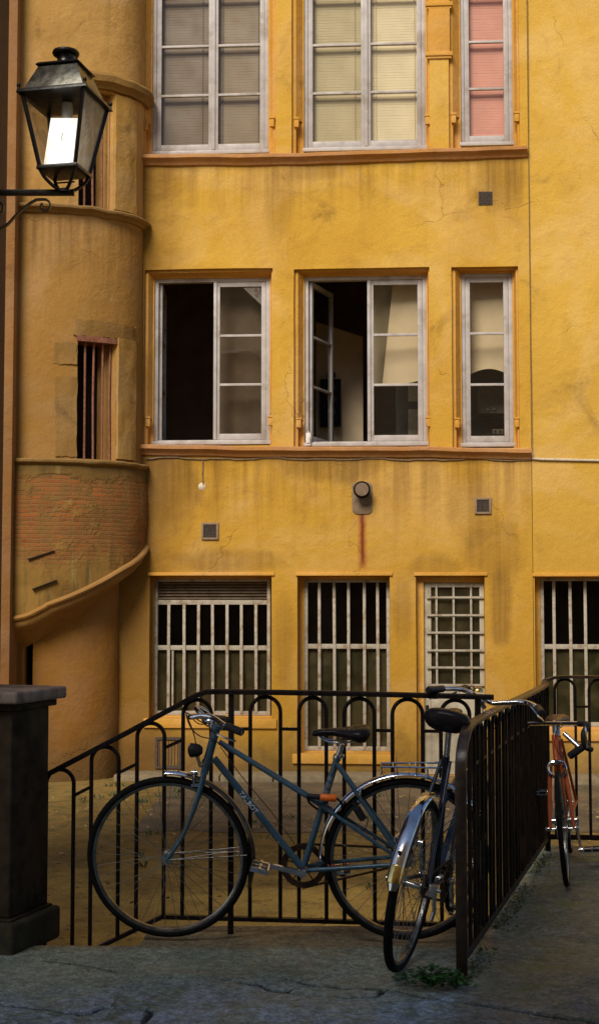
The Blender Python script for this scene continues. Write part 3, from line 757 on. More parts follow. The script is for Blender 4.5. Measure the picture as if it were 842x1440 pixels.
patch(ephi(188,560), o_mid[0]-e1, o_mid[2]+.02, o_mid[3]+.03, .035, .3, 'jamb', M_jamb, .01, 2)
patch(o_mid[1]+e1, ephi(79,560), o_mid[2]+.02, ez(95,530), .012, .1, 'jamb', M_jambdirt, .05, 3)
patch(o_mid[1]+e1, ephi(76,500), ez(95,512), ez(95,482), .010, .1, 'jamb', M_jambdirt, .06, 4)
patch(o_mid[0]-.02, o_mid[1]+.01, o_mid[3]-.045, o_mid[3]+.02, .02, .3, 'lintel', M_rustbar, 0, 7)
patch(ephi(194,455), ephi(106,455), o_mid[3]+.022, ez(140,452), .016, .1, 'lintel_band', M_jambdirt, .06, 8)
# bars
for (p0,p1,z0,z1), pxs, py in ((o_up,(120,132,145,156),220),(o_mid,(120,132.5,145,156),560)):
    for px in pxs:
        p = ephi(px, py, -.06); b = ept(p,-.07,z0-.02); t = ept(p,-.07,z1+.02); mb = MB(); mid = (b+t)/2 + Vector((random.uniform(-.012,.012),0,0))
        mb.tube([b, mid, t], .0135, 8); mb.build('bar', M_rustbar, tower)

# --- corbelled foot: plaster fallen off the brick, with a helical moulding under it
DA = .05
HEL = [(10,872),(25,868),(60,855),(100,840),(140,821),(170,803),(190,790),(203,774),(209,752),(211,735)]
hel = []
for px, py in smooth_path([(a,b,0) for a,b in HEL], 5) and [(p.x,p.y) for p in smooth_path([(a,b,0) for a,b in HEL], 5)]:
    ph = ephi(px, py, DA)
    if hel and ph > hel[-1][0] - .012: ph = hel[-1][0] - .03
    hel.append((ph, at(px, py, ept(ph, DA).y).z))
def hz_at(p):
    if p >= hel[0][0]: return hel[0][1] - (p-hel[0][0])*.25
    for (a,za),(b,zb) in zip(hel, hel[1:]):
        if b <= p <= a: return zb + (za-zb)*(p-b)/(a-b) if a != b else za
    return hel[-1][1]
def brick_mat():
    t = T('plaster_over_brick'); u = t.nt.nodes.new('ShaderNodeSeparateXYZ'); t.set(u.inputs[0], t.UV); U, V = u.outputs[0], u.outputs[1]
    wob = t.nt.nodes.new('ShaderNodeVectorMath'); wob.operation = 'ADD'
    nz = t.nt.nodes.new('ShaderNodeTexNoise'); nz.inputs['Scale'].default_value = 9; t.set(nz.inputs['Vector'], t.UV)
    sc_ = t.nt.nodes.new('ShaderNodeVectorMath'); sc_.operation = 'SCALE'; t.set(sc_.inputs[0], nz.outputs['Color']); sc_.inputs['Scale'].default_value = .034
    t.set(wob.inputs[0], t.UV); t.set(wob.inputs[1], sc_.outputs[0])
    b = t.nt.nodes.new('ShaderNodeTexBrick'); t.set(b.inputs['Vector'], wob.outputs[0])
    b.inputs['Scale'].default_value = 1; b.inputs['Brick Width'].default_value = .205; b.inputs['Row Height'].default_value = .049
    b.inputs['Mortar Size'].default_value = .009; b.inputs['Mortar Smooth'].default_value = .4
    b.inputs['Color1'].default_value = (.33,.09,.02,1); b.inputs['Color2'].default_value = (.17,.05,.016,1); b.inputs['Mortar'].default_value = (.20,.11,.04,1)
    bc = t.mix(t.rng(t.noise(7,5,.6), .4, .65), b.outputs['Color'], (.24,.10,.028))
    n1 = t.noise(2.4, 7, .65, dist=.5); n2 = t.noise(1.0, 5, .6, t.scl(None, 7, 7, .7)); fine = t.noise(50,4)
    pl = t.mix(t.rng(n1, .35, .65), (.27,.15,.034), (.17,.09,.02))
    pl = t.mix(t.mul(t.rng(n2, .5, .68), .7), pl, (.38,.26,.085))
    pl = t.mix(t.mul(t.rng(t.noise(1.0,5,.6,t.scl(None,9,9,.9)), .52, .68), .75), pl, (.10,.07,.025))
    x, y, z = t.xyz(); zb = t.sub(z, z_l2-ZC)
    m = t.rng(t.addv(zb, t.mul(t.sub(n1, .5), 1.6)), -1.4, -.85)
    m = t.mul(m, t.rng(t.addv(zb, t.mul(t.sub(n1,.5), .5)), -.20, -.14, 1, 0))
    m = t.mul(m, t.rng(t.noise(3.2,6,.75), .34, .45))
    bc = t.mix(t.mul(t.rng(t.noise(5,6,.7), .42, .62), .75), bc, (.17,.095,.028)); col = t.mix(t.mul(m, .88), pl, bc)
    col = t.mix(t.mul(t.rng(zb, -.26, -.03), .62), col, (.075,.045,.015))
    h = t.addv(t.mul(t.sub(1.0, m), 1.2), t.addv(t.mul(t.mul(b.outputs['Fac'], m), -.6), t.mul(fine, .4)))
    h = t.addv(h, t.mul(n1, 1.0))
    return t.out(col, .9, 0, t.bump(h, .5, .02), .2)
M_brick = brick_mat()
php = span(hel[-1][0]-.2, PH_L, rad(2.0)); mb = MB(); mb.uv = []; m = 22
for p in php:
    zb = hz_at(p)
    for k in range(m+1):
        z = zb + (z_l2 - .05 - zb)*k/m; f = k/m
        q = ept(p, DA + .03*math.sin(f*math.pi) , z) + Vector((math.cos(p), -math.sin(p), 0))*.012*sn(p*3, z*2.3, 7)
        mb.v.append(q); mb.uv.append((p*-1.25, z))
for i in range(len(php)-1):
    for k in range(m): a = i*(m+1)+k; mb.f.append([a, a+m+1, a+m+2, a+1]); mb.m.append(0)
mb.build('brick_wall', M_brick, tower, smooth=50)
M_hel = plaster('moulding_stone', (.30,.15,.034), (.23,.11,.026), (.10,.055,.018), dark_low=False)
hp = [(-.1,.045),(.02,.045),(.05,.03),(.058,.01),(.045,-.012),(.012,-.02),(.012,-.045),(-.005,-.085),(-.05,-.12),(-.1,-.14)]
path = [ept(p, DA, z) for p, z in hel]
mb = MB(); mb.sweep(path, hp, ups=(0,0,1)); mb.build('corbel_moulding', M_hel, tower, smooth=40)
# soffit and the slimmer base cylinder below
DA2, DB2 = -.26, -.26
def bpt(p, z): return ept(p, 0, z, DA2, DB2)
mb = MB(); pp = [hel[0][0]+.4] + [h[0] for h in hel]; zz = [hel[0][1]-.1] + [h[1] for h in hel]
for p, z in zip(pp, zz): mb.v += [ept(p, DA-.04, z-.08), bpt(p, z-.34)]
for i in range(len(pp)-1): mb.f.append([2*i,2*i+1,2*i+3,2*i+2]); mb.m.append(0)
mb.build('soffit', M_hel, tower)
pl0 = ephi(47, 900, 0, DA2, DB2); pb = span(-.2, pl0, rad(3)); mb = MB(); m = 14
for p in pb:
    zt = hz_at(min(max(p, hel[-1][0]), hel[0][0])) - .2
    for k in range(m+1):
        z = ZC - .1 + (zt - ZC + .1)*k/m; mb.v.append(bpt(p, z) + Vector((math.cos(p),-math.sin(p),0))*.012*sn(p*2,z*1.5,4))
for i in range(len(pb)-1):
    for k in range(m): a=i*(m+1)+k; mb.f.append([a,a+m+1,a+m+2,a+1]); mb.m.append(0)
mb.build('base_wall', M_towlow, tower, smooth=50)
# doorway beside it: dark void and a stone jamb
q0 = at(20, 900, 15.75); q1 = at(38, 900, 15.75)
mb = MB(); mb.box(q0.x-.6, q1.x, 15.62, 16.3, ZC-.1, at(30, 872, 15.75).z); mb.build('door_jamb', M_towlow, tower, bevel=.02)
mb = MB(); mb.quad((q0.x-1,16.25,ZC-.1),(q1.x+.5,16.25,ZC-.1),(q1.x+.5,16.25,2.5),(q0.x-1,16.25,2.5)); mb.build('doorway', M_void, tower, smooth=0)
# two slits in the corbel
for pa, pb_ in (((40,787),(77,775)), ((46,829),(80,816))):
    c = []
    for px, py in (pa, pb_):
        ph = ephi(px, py, DA+.03); c.append(ept(ph, DA+.035, at(px, py, ept(ph,DA).y).z))
    mb = MB(); mb.bar(c[0], c[1], .04, .016); mb.build('slit', M_void, tower, smooth=0)
# plaster pilaster at the left of the tower
a = at(6, 500, 15.2).x; b = at(19.5, 500, 15.2).x
mb = MB(); mb.box(a-.3, b, 15.2, 15.9, ZC-.1, 16.0); mb.build('pilaster', plaster('pilaster_plaster', (.30,.145,.045), (.25,.115,.035), (.12,.055,.02), dark_low=True), tower, bevel=.02)

# ================================================================== NEIGHBOUR AT THE LEFT, HOUSE ACROSS THE COURT
M_nb = plaster('brown_plaster', (.10,.045,.025), (.075,.035,.02), (.04,.02,.012), dark_low=False)
p0 = Vector((-1.50, 5.75, 0)); p1 = Vector((at(7, 500, 9.0).x, 9.0, 0)); dv = (p1-p0).normalized(); nv = Vector((-dv.y, dv.x, 0))
nb = thing('neighbouring_house', 'dark brown wall edge running up the left border behind the lantern', 'house', (p1.x, p1.y, ZC))
mb = MB(); q = [p0, p1, p1+nv*2.5, p0+nv*2.5]
mb.hexa([v+Vector((0,0,ZC-.1)) for v in q], [v+Vector((0,0,5.8)) for v in q]); mb.build('wall', M_nb, nb, bevel=.012)
mb = MB(); mb.hexa([v+dv*.2*(1 if i in (1,2) else -1)+nv*(-.2 if i<2 else .2)+Vector((0,0,5.803)) for i,v in enumerate(q)], [v+Vector((0,0,5.9)) for v in q]); mb.build('roof_edge', M_nb, nb)

opp = tag(bpy.data.objects.new('opposite_house', None), None, None); COL.objects.link(opp); opp.location = (0,-4.5,ZC); W[opp] = Matrix.Translation((0,-4.5,ZC))
tag(opp, 'unseen pale facade across the court, its height set to shade it, reflected in the window panes', 'house')
M_opp = plaster('pale_facade', (.62,.50,.32), (.56,.44,.28), (.35,.26,.15), dark_low=False)
OM = Matrix.Translation((0,-4.5,0)) @ Matrix.Rotation(math.pi, 4, 'Z')     # local x runs to the left of the photo
archs = [(-1.6,1.6,ZC,3.0), (-6.2,-3.2,ZC,2.4), (3.2,6.2,ZC,2.4)]
wobbly_sheet(-9, 9, ZC-.1, 13.0, archs, .5, 21, step=.8).build('wall', M_opp, opp, OM)  # unseen facade; its height is set to shade the court and lower wall
mb = MB(); mb.box(-9, 9, .5, .6, ZC-.1, 13); mb.build('back_wall', M_dark, opp, OM)
mb = MB(); mb.box(-9.3, 9.3, -.4, .9, 13.0, 13.2); mb.build('cornice', M_opp, opp, OM)
for s in archs:
    mb = MB(); mb.box(s[0], s[1], .2, .25, s[2], s[3]); mb.build('shutter', simple('brown_shutter', (.09,.07,.05), .6), opp, OM)

# ================================================================== GROUND
def court_mat():
    t = T('court_earth'); n1 = t.noise(.9, 7, .62, dist=.3); n2 = t.noise(6, 6, .65); f = t.noise(60, 4, .7); x,y,z = t.xyz()
    c = t.mix(t.rng(n1,.38,.62), (.66,.43,.105), (.48,.30,.075)); c = t.mix(t.mul(t.rng(n2,.5,.7),.6), c, (.24,.14,.042))
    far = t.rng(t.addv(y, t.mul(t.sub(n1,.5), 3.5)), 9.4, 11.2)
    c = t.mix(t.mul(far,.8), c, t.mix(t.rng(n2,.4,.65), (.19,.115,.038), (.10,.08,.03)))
    c = t.mix(1.0, c, t.rng(f,.25,.75,.7,1.3), 'MULTIPLY')
    return t.out(c, .95, 0, t.bump(t.addv(n2, t.mul(f,.5)), .6, .03), .1)
M_court = court_mat()
def grid(x0,x1,y0,y1,nx,ny,zf):
    mb = MB()
    for i in range(nx+1):
        for k in range(ny+1):
            x = x0+(x1-x0)*i/nx; y = y0+(y1-y0)*k/ny; mb.v.append(Vector((x,y,zf(x,y))))
    for i in range(nx):
        for k in range(ny): a=i*(ny+1)+k; mb.f.append([a,a+ny+1,a+ny+2,a+1]); mb.m.append(0)
    return mb
mb = grid(-9,9,5,20,90,75,lambda x,y: ZC+(.02*sn(x*.8,y*.8)+.012*sn(x*3,y*3))*max(0,min(1,(11.9-y)/1.2)))
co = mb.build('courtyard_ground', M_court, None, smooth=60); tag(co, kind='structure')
mb = MB(); mb.quad((-150,-60,ZC-.12),(150,-60,ZC-.12),(150,200,ZC-.12),(-150,200,ZC-.12)); g_ = mb.build('ground', M_court, None, smooth=0); tag(g_, kind='structure')
def paving_mat():
    t = T('court_paving'); n = t.noise(2.2,6,.6); f = t.noise(40,4,.7)
    c = t.mix(t.rng(n,.38,.62), (.17,.125,.07), (.115,.085,.05)); c = t.mix(1.0,c,t.rng(f,.25,.75,.75,1.25),'MULTIPLY')
    v = t.rng(t.voro(1.2,'DISTANCE_TO_EDGE'),0,.012,1,0); c = t.mix(t.mul(v,.5), c, (.03,.022,.012))
    return t.out(c, t.rng(n,.3,.7,.5,.85), 0, t.bump(t.addv(f,t.mul(n,2)),.35,.015), .3)
mb = MB(); L = 40; top = []; bot = []
for i in range(L+1):
    x = -1.5 + 9.3*i/L
    wob = .12*sn(x*1.4, 5); ye = 12.4 + wob + .25*sn(x*3.3, 9)
    bot.append((x, min(ye, 15.6), ZC+.005)); top.append((x, 16.45 - (x*.0), ZC+.005))
n = L+1; mb.add(bot+top, [(i,i+1,n+i+1,n+i) for i in range(L)]); pth = mb.build('path', paving_mat(), None, smooth=0); tag(pth, kind='structure')
kb = MB(); pa = HM @ Vector((-2.2,-.02,0)); 
for i in range(14):
    x0 = wl(170,1090)[0] + i*.62; x1 = x0+.605
    if x1 > holes['D'][0]-.12 and x0 < holes['D'][1]+.12: continue
    kb.box(x0, x1, -.42+random.uniform(-.01,.01), -.004, -.1, .075+random.uniform(-.008,.008))
kk = kb.build('kerb', simple('kerb_stone', (.24,.18,.10), .9, 0, .2, 12, .3), None, HM, bevel=.012); tag(kk, kind='structure')

# --- terrace: a height field with cracks and slab edges
P_near = Vector((.633, 5.37, 0)); P_far = Vector((1.465, 8.09, 0)); RD = (P_far-P_near).normalized(); RN = Vector((RD.y, -RD.x, 0))
def yedge(x):
    if x < -.682: return 5.92 + .02*sn(x*5)
    if x < .855: return 6.27
    return min(8.24, P_near.y + (x+.06-P_near.x)*RD.y/RD.x)
cr_lines = []
for pts, wd, dp in (([(230,1371),(290,1369),(330,1376),(375,1384),(384,1389),(420,1386)], .012, .022),
                    ([(384,1389),(440,1396),(520,1398),(545,1388),(600,1399),(680,1410),(760,1420),(842,1432)], .010, .018),
                    ([(112,1424),(150,1414),(190,1416),(211,1418),(200,1436)], .010, .018),
                    ([(0,1409),(40,1414),(112,1424)], .006, .010), ([(400,1372),(470,1384),(545,1388)], .006, .010),
                    ([(60,1345),(120,1352),(165,1362)], .005, .008)):
    P = [on_ground(*p) for p in pts]; D_ = []
    for p in smooth_path(P, 6): D_.append(Vector((p.x+.012*sn(p.x*22,p.y*22,1), p.y+.012*sn(p.x*22,p.y*22,8), 0)))
    cr_lines.append((D_, wd, dp))
def seg_d(p, a, b):
    ab = b-a; t = max(0, min(1, (p-a).dot(ab)/max(ab.length_squared,1e-9))); return (p-(a+ab*t)).length
boxes = []
for D_, wd, dp in cr_lines: boxes.append((min(q.x for q in D_)-.06, max(q.x for q in D_)+.06, min(q.y for q in D_)-.06, max(q.y for q in D_)+.06))
CM = [0.0]
def tz(x, y):
    CM[0] = 0.0
    z = .010*sn(x*1.3,y*1.3,2) + .005*sn(x*4,y*4,3) + .0035*sn(x*13,y*13,4) + .002*sn(x*33,y*33,5)
    if y > 5.6: z *= max(.25, 1-(y-5.6)*2)
    p = Vector((x,y,0))
    for (D_,wd,dp),(a,b,c,d) in zip(cr_lines, boxes):
        if a < x < b and c < y < d:
            m = min(seg_d(p,u,v) for u,v in zip(D_,D_[1:])); ww = wd*.85*(.55+.7*abs(sn(x*9,y*9,6)))
            if m < ww*2.4:
                q = max(0, 1-(m/(ww*2.4))**1.5); z -= dp*1.6*q; CM[0] = max(CM[0], q)
    return z - .012
UVC = {}
xs_t = span(-2.6,-1.5,.06)[:-1] + span(-1.5,2.0,.0125)[:-1] + span(2.0,4.5,.1)
mb = MB(); NY = 190
for x in xs_t:
    ye = yedge(x); y_f = 4.5
    mb.v.append(Vector((x,-4.4,-.012))); mb.v.append(Vector((x,0,-.012))); mb.v.append(Vector((x,3.2,-.012)))
    for k in range(NY+1):
        y = y_f+(ye-y_f)*k/NY; mb.v.append(Vector((x,y,tz(x,y)))); UVC[len(mb.v)-1] = CM[0]
    mb.v.append(Vector((x,ye+.004,-.06))); mb.v.append(Vector((x,ye+.004,ZC-.1)))
cc = NY+6
for i in range(len(xs_t)-1):
    for k in range(cc-1): a=i*cc+k; mb.f.append([a,a+cc,a+cc+1,a+1]); mb.m.append(0)
def terr_mat():
    t = T('worn_concrete'); x,y,z = t.xyz(); n1 = t.noise(1.5,7,.65,dist=.4); n2 = t.noise(1.0,7,.72,t.scl(None,5,9,9),dist=.4); f = t.noise(70,4,.75); ag = t.voro(95)
    c = t.mix(t.rng(n1,.36,.64), (.185,.228,.18), (.285,.33,.27))
    c = t.mix(t.mul(t.rng(n2,.52,.7),.6), c, (.11,.14,.125))
    blue = t.mul(t.rng(t.addv(y,t.mul(t.sub(n1,.5),1.1)), 4.95, 5.45, 1, 0), t.rng(t.noise(7,7,.75,dist=.6),.42,.56))
    c = t.mix(t.mul(blue,.8), c, (.32,.40,.50))
    pale = t.mul(t.rng(t.noise(3.5,6,.7),.6,.72), .55); c = t.mix(pale, c, (.31,.33,.28))
    brown = t.rng(t.addv(y,t.mul(t.sub(n2,.5),.16)), 5.84, 5.92); brown = t.mul(brown, t.rng(x,.8,.9,1,0))
    c = t.mix(t.mul(brown,.8), c, (.19,.14,.075))
    rt = t.rng(t.addv(x, t.mul(t.sub(y,5.37),-.31)), .615,.755); c = t.mix(t.mul(rt,.75), c, t.mix(t.rng(n2,.4,.6),(.085,.073,.052),(.135,.12,.08)))
    ms = t.mul(t.rng(t.math('ABSOLUTE', t.sub(t.addv(x,t.mul(t.sub(y,5.37),-.31)), .87)), .0,.34,1,0), t.rng(t.noise(4,6,.7),.46,.62))
    ms = t.mul(ms, t.rng(y,5.0,5.4)); c = t.mix(t.mul(ms,.7), c, (.11,.125,.02))
    g2 = t.noise(28,6,.75); c = t.mix(1.0,c,t.rng(g2,.3,.7,.55,1.45),'MULTIPLY'); c = t.mix(1.0,c,t.rng(f,.25,.75,.5,1.5),'MULTIPLY'); c = t.mix(t.mul(t.rng(ag,.0,.22,1,0),.35), c, (.34,.34,.30))
    pit = t.rng(t.voro(22),.0,.13,1,0); c = t.mix(t.mul(t.mul(pit,t.rng(n2,.45,.6)),.7), c, (.03,.03,.025))
    us = t.nt.nodes.new('ShaderNodeSeparateXYZ'); t.set(us.inputs[0], t.UV); dp = t.rng(t.addv(us.outputs[0], t.mul(t.sub(n2,.5),.5)), .12, .42); c = t.mix(t.mul(dp,.82), c, (.008,.007,.005))
    r = t.rng(t.noise(2.3,5,.7),.4,.62,.34,.8)
    return t.out(c, r, 0, t.bump(t.addv(t.mul(f,.8),t.addv(t.mul(g2,1.4),t.addv(n2,t.addv(t.mul(ag,-.6),t.mul(pit,-.8))))),.9,.014), .4)
M_terr = terr_mat()
mb.uv = [(UVC.get(i, 0.0), 0.0) for i in range(len(mb.v))]
te = mb.build('terrace', M_terr, None, smooth=60); tag(te, kind='structure')
st = MB()
for i in range(4):
    z = -.16*(i+1); st.box(-.684-.32*(i+1), -.684-.32*i, 5.925, 6.29, ZC-.1, z)
st.box(-2.6,-.684-1.28,5.745,6.08,ZC-.1,ZC+.02)
s_ = st.build('steps', simple('step_stone', (.16,.13,.09), .85, 0, .25, 14, .4), None, bevel=.015); tag(s_, kind='structure')
# ground cover: leaves and grass tufts in the court
mb = MB(); R = random.Random(3)
for i in range(5000):
    x = R.uniform(-2.8,3.2); y = 6.5+ (R.random()**1.1)*8; s = R.uniform(.010,.026)
    if R.random() > .35 + .65*(sn(x*.9,y*.9,11)+.4) : continue
    a = R.uniform(0,6.28); c = Vector((x,y,ZC+.03+.012*R.random())); u = Vector((math.cos(a),math.sin(a),R.uniform(-.3,.3)))*s; v = Vector((-math.sin(a),math.cos(a),R.uniform(-.3,.3)))*s*.6
    mb.cur = R.randrange(3); mb.quad(c-u, c-v, c+u, c+v)
lv = mb.build('fallen_leaves', [simple('leaf_ochre',(.34,.20,.05),.8),simple('leaf_brown',(.13,.07,.025),.8),simple('leaf_pale',(.42,.31,.12),.8)], None, smooth=0); tag(lv, 'small dry leaves scattered over the earth of the court', 'leaves', kind='stuff')
mb = MB()
spots = [(125,1095),(380,1180),(250,1115),(505,1165),(610,1160),(520,1250),(160,1120),(330,1140),(200,1130),(410,1150),(820,1110),(700,1120)] + [(R.uniform(80,600),R.uniform(1110,1250)) for _ in range(14)] + [(R.uniform(75,330),R.uniform(1085,1135)) for _ in range(12)]
for px, py in spots:
    g = on_ground(px,py,ZC)
    for k in range(R.randrange(5,16)):
        a = R.uniform(0,6.28); r_ = R.uniform(0,.09); b = g+Vector((r_*math.cos(a),r_*math.sin(a)*.8,.01)); h = R.uniform(.015,.055); l = Vector((R.uniform(-.04,.04),R.uniform(-.04,.04),h)); w_ = Vector((.006,0,0))
        mb.add([b-w_,b+w_,b+l*.6+w_*.7,b+l,b+l*.6-w_*.7],[(0,1,2,3,4)])
gr = mb.build('grass', simple('grass_blade',(.07,.085,.022),.7,0,.3,3), None, smooth=0); tag(gr,'sparse low grass tufts on the court earth','grass',kind='stuff')

# ================================================================== PILLAR
M_pil = simple('pillar_stone', (.034,.025,.016), .9, 0, .35, 9, .6, dirt=(.008,.006,.005))
M_pilcap = simple('pillar_cap', (.17,.13,.11), .75, 0, .35, 14, .6, dirt=(.06,.05,.045))
corner = on_ground(18,1340); PA = rad(20); pr_ = Vector((math.sin(PA), math.cos(PA), 0)); pl_ = Vector((-math.cos(PA), math.sin(PA), 0))
pil = thing('stone_pillar', 'dark weathered square pillar with a capstone at the left end of the railing', 'pillar', corner)
def pbox(ins, z0, z1, name, mat, bev, L=.42, Dp=.40):
    a = corner + pr_*ins + pl_*ins; b = corner + pr_*(Dp-ins) + pl_*ins; c = corner + pr_*(Dp-ins) + pl_*(L-ins); d = corner + pr_*ins + pl_*(L-ins)
    mb = MB(); mb.hexa([v+Vector((0,0,z0)) for v in (a,b,c,d)], [v+Vector((0,0,z1)) for v in (a,b,c,d)]); return mb.build(name, mat, pil, bevel=bev, bseg=3)
pbox(0, -.03, .115, 'plinth', simple('plinth_stone',(.04,.034,.022),.85,0,.35,12,.6,dirt=(.03,.028,.018)), .02)
pbox(.028, .116, .125, 'fillet', M_pil, .004); pbox(.045, .125, 1.0, 'shaft', M_pil, .012); pbox(.02, 1.0, 1.03, 'neck', M_pil, .008); pbox(-.012, 1.031, 1.085, 'cap', M_pilcap, .014)

# ================================================================== RAILINGS
M_iron_r = simple('rusted_iron_paint', (.012,.008,.006), .42, 0, .35, 30, .3, dirt=(.030,.016,.008))
M_rail_top = simple('rubbed_rusty_rail', (.022,.014,.010), .36, 0, .35, 30, .35, dirt=(.075,.038,.02), spec=.45)
def hoop_mb(c, u, zt, zbs, wd, r):      # c: centre on plan, u: unit along, zt: crown height, zbs: foot heights
    u = Vector(u); h = wd/2; zc = zt-h
    path = [c - u*h + Vector((0,0,zbs[0]))] + [c + u*(h*math.cos(a)) + Vector((0,0,zc+h*math.sin(a))) for a in [math.pi - math.pi*i/14 for i in range(15)]] + [c + u*h + Vector((0,0,zbs[1]))]
    mb = MB(); mb.tube(path, r, 8); return mb
YB = 6.13
def X(px, py=1100): return at(px, py, YB).x
def Z(px, py): return at(px, py, YB).z
brail = thing('railing', 'black hooped iron railing running behind the blue bicycle and sloping down at its left', 'railing', (X(430), YB, 0), None)
mb = MB(); p = [at(58,1094,YB), at(75,1085,YB), at(180,1030,YB), at(276,978,YB), at(290,973,YB), at(310,972.5,YB), at(500,975.5,YB), at(693,980.5,YB)]
mb.sweep(p, [(-.022,-.011),(.022,-.011),(.022,.006),(.012,.012),(-.012,.012),(-.022,.006)], ups=(0,0,1)); mb.build('top_rail', M_black, brail, smooth=30)
zbR = Z(430,1295)
mb = MB(); mb.sweep([at(228,1289,YB), at(420,1294,YB), at(660,1301,YB)], [(-.015,-.009),(.015,-.009),(.015,.009),(-.015,.009)], ups=(0,0,1)); mb.build('bottom_rail', M_black, brail, smooth=30)
mb = MB(); mb.sweep([at(228,1289,YB), at(160,1322,YB), at(60,1370,YB)], [(-.015,-.009),(.015,-.009),(.015,.009),(-.015,.009)], ups=(0,0,1)); mb.build('bottom_rail', M_black, brail, smooth=30)
flat = lambda px: 973.5 + (px-290)*.0172
brb = lambda px: 1289 + (px-228)*.0275 if px > 228 else 1289 + (228-px)*.485
hoops = [(373,42),(439.5,38),(505,42),(573,42),(640,40)]
for px, wd in hoops:
    w_ = wd/310; h = hoop_mb(Vector((X(px),YB,0)), (1,0,0), Z(px,flat(px)+5), (Z(px-20,brb(px-20)), Z(px+20,brb(px+20))), w_, .0095); h.build('hoop', M_black, brail, smooth=50)
slope = [(277,39,984),(212,38,1017),(148,38,1050),(85,38,1082)]
for px, wd, py in slope:
    w_ = wd/310; h = hoop_mb(Vector((X(px),YB,0)), (1,0,0), Z(px,py), (Z(px-19,brb(px-19)), Z(px+19,brb(px+19))), w_, .0095); h.build('hoop', M_black, brail, smooth=50)
mb = MB(); mb.bar((X(325),YB,-.05),(X(325),YB,Z(325,976)),.026,.026,(0,1,0)); mb.build('post', M_black, brail, bevel=.003)
for a, b, y0, y1 in ((296,318,1025,1025),(332,352,1025,1025),(394,420.5,1025,1025.5),(458.5,484,1026,1026.5),(526,552,1027,1027.5),(594,620,1028,1028.5),(660,672,1029,1029),
                     (231,257.5,1052,1040),(167,193,1087,1074),(104,129,1119,1106)):
    mb = MB(); mb.bar(at(a,y0,YB), at(b,y1,YB), .014, .014); mb.build('link', M_black, brail)
mb = MB(); mb.bar((X(672),YB,-.02),(X(672),YB,Z(672,979)),.026,.026,(0,1,0)); mb.build('post', M_black, brail, bevel=.003)

HT = .965
rrail = thing('railing', 'rusty black railing seen almost end on at the right with rounded near corner', 'railing', P_near)
def rp(s, z, side=0.0): v = P_near + RD*s + RN*side; return Vector((v.x, v.y, z))
LEN = (P_far-P_near).length
path = [rp(0,-.02), rp(0,.4), rp(0,HT-.17)] + [rp(.24*(1-math.cos(a)), HT-.17+.17*math.sin(a)) for a in [rad(15*i) for i in range(1,7)]] + [rp(s, HT+.004*math.sin(s*2)) for s in span(.36, LEN-.12, .2)]
FW = P_far + Vector((.98,-.2,0)).normalized()*.0
RD2 = Vector((.992,-.125,0)).normalized()
cor = [rp(LEN-.06, HT+.004), rp(LEN-.03, HT+.012)]
path += cor
def prof_flat(i): return [(-.0225,-.008),(.0225,-.008),(.0225,.008),(-.0225,.008)]
ups = []
for i in range(len(path)):
    t = (path[min(i+1,len(path)-1)]-path[max(i-1,0)]).normalized(); sd_ = RN; ups.append(sd_.cross(t) * (1 if True else 1))
mb = MB(); mb.sweep(path, prof_flat, ups=ups); mb.build('top_rail', M_rail_top, rrail, bevel=.003, smooth=30)
# far section to the right
path2 = [rp(LEN-.03, HT+.012), rp(LEN, HT+.025), P_far + RD2*.05 + Vector((0,0,HT+.04)), P_far + RD2*.12 + Vector((0,0,HT+.045)), P_far + RD2*.7 + Vector((0,0,HT+.045)), P_far + RD2*2.2 + Vector((0,0,HT+.045))]
mb = MB(); mb.sweep(path2, prof_flat, ups=(0,0,1)); mb.build('top_rail', M_rail_top, rrail, smooth=30)
mb = MB(); mb.bar(rp(.02,.07), rp(LEN,.07), .02, .03); mb.build('bottom_rail', M_iron_r, rrail, bevel=.003)
mb = MB(); mb.bar(P_far+Vector((0,0,.07)), P_far+RD2*2.2+Vector((0,0,.07)), .02, .03); mb.build('bottom_rail', M_iron_r, rrail, bevel=.003)
s = .17; NH = 13; stp = (LEN-.2)/NH
for i in range(NH):
    c = rp(.17+stp*(i+.5)-.02, 0); hoop_mb(c, RD, HT-.012, (.075,.075), .12, .0088).build('hoop', M_iron_r, rrail, smooth=50)
    if i < NH-1:
        mb = MB(); a = rp(.17+stp*(i+.5)-.02+.06, HT-.17); mb.bar(a, a+RD*(stp-.12), .014, .014); mb.build('link', M_iron_r, rrail)
for i in range(10):
    c = P_far + RD2*(.11+.2*i); hoop_mb(c, RD2, HT+.03, (.075,.075), .12, .0088).build('hoop', M_iron_r, rrail, smooth=50)
    a = c + RD2*.06 + Vector((0,0,HT-.13)); mb = MB(); mb.bar(a, a+RD2*.08, .014, .014); mb.build('link', M_iron_r, rrail)
for v in (P_far, P_far+RD2*2.2):
    mb = MB(); mb.bar(v+Vector((0,0,-.03)), v+Vector((0,0,HT)), .03, .03, (0,1,0)); mb.build('post', M_iron_r, rrail, bevel=.003)

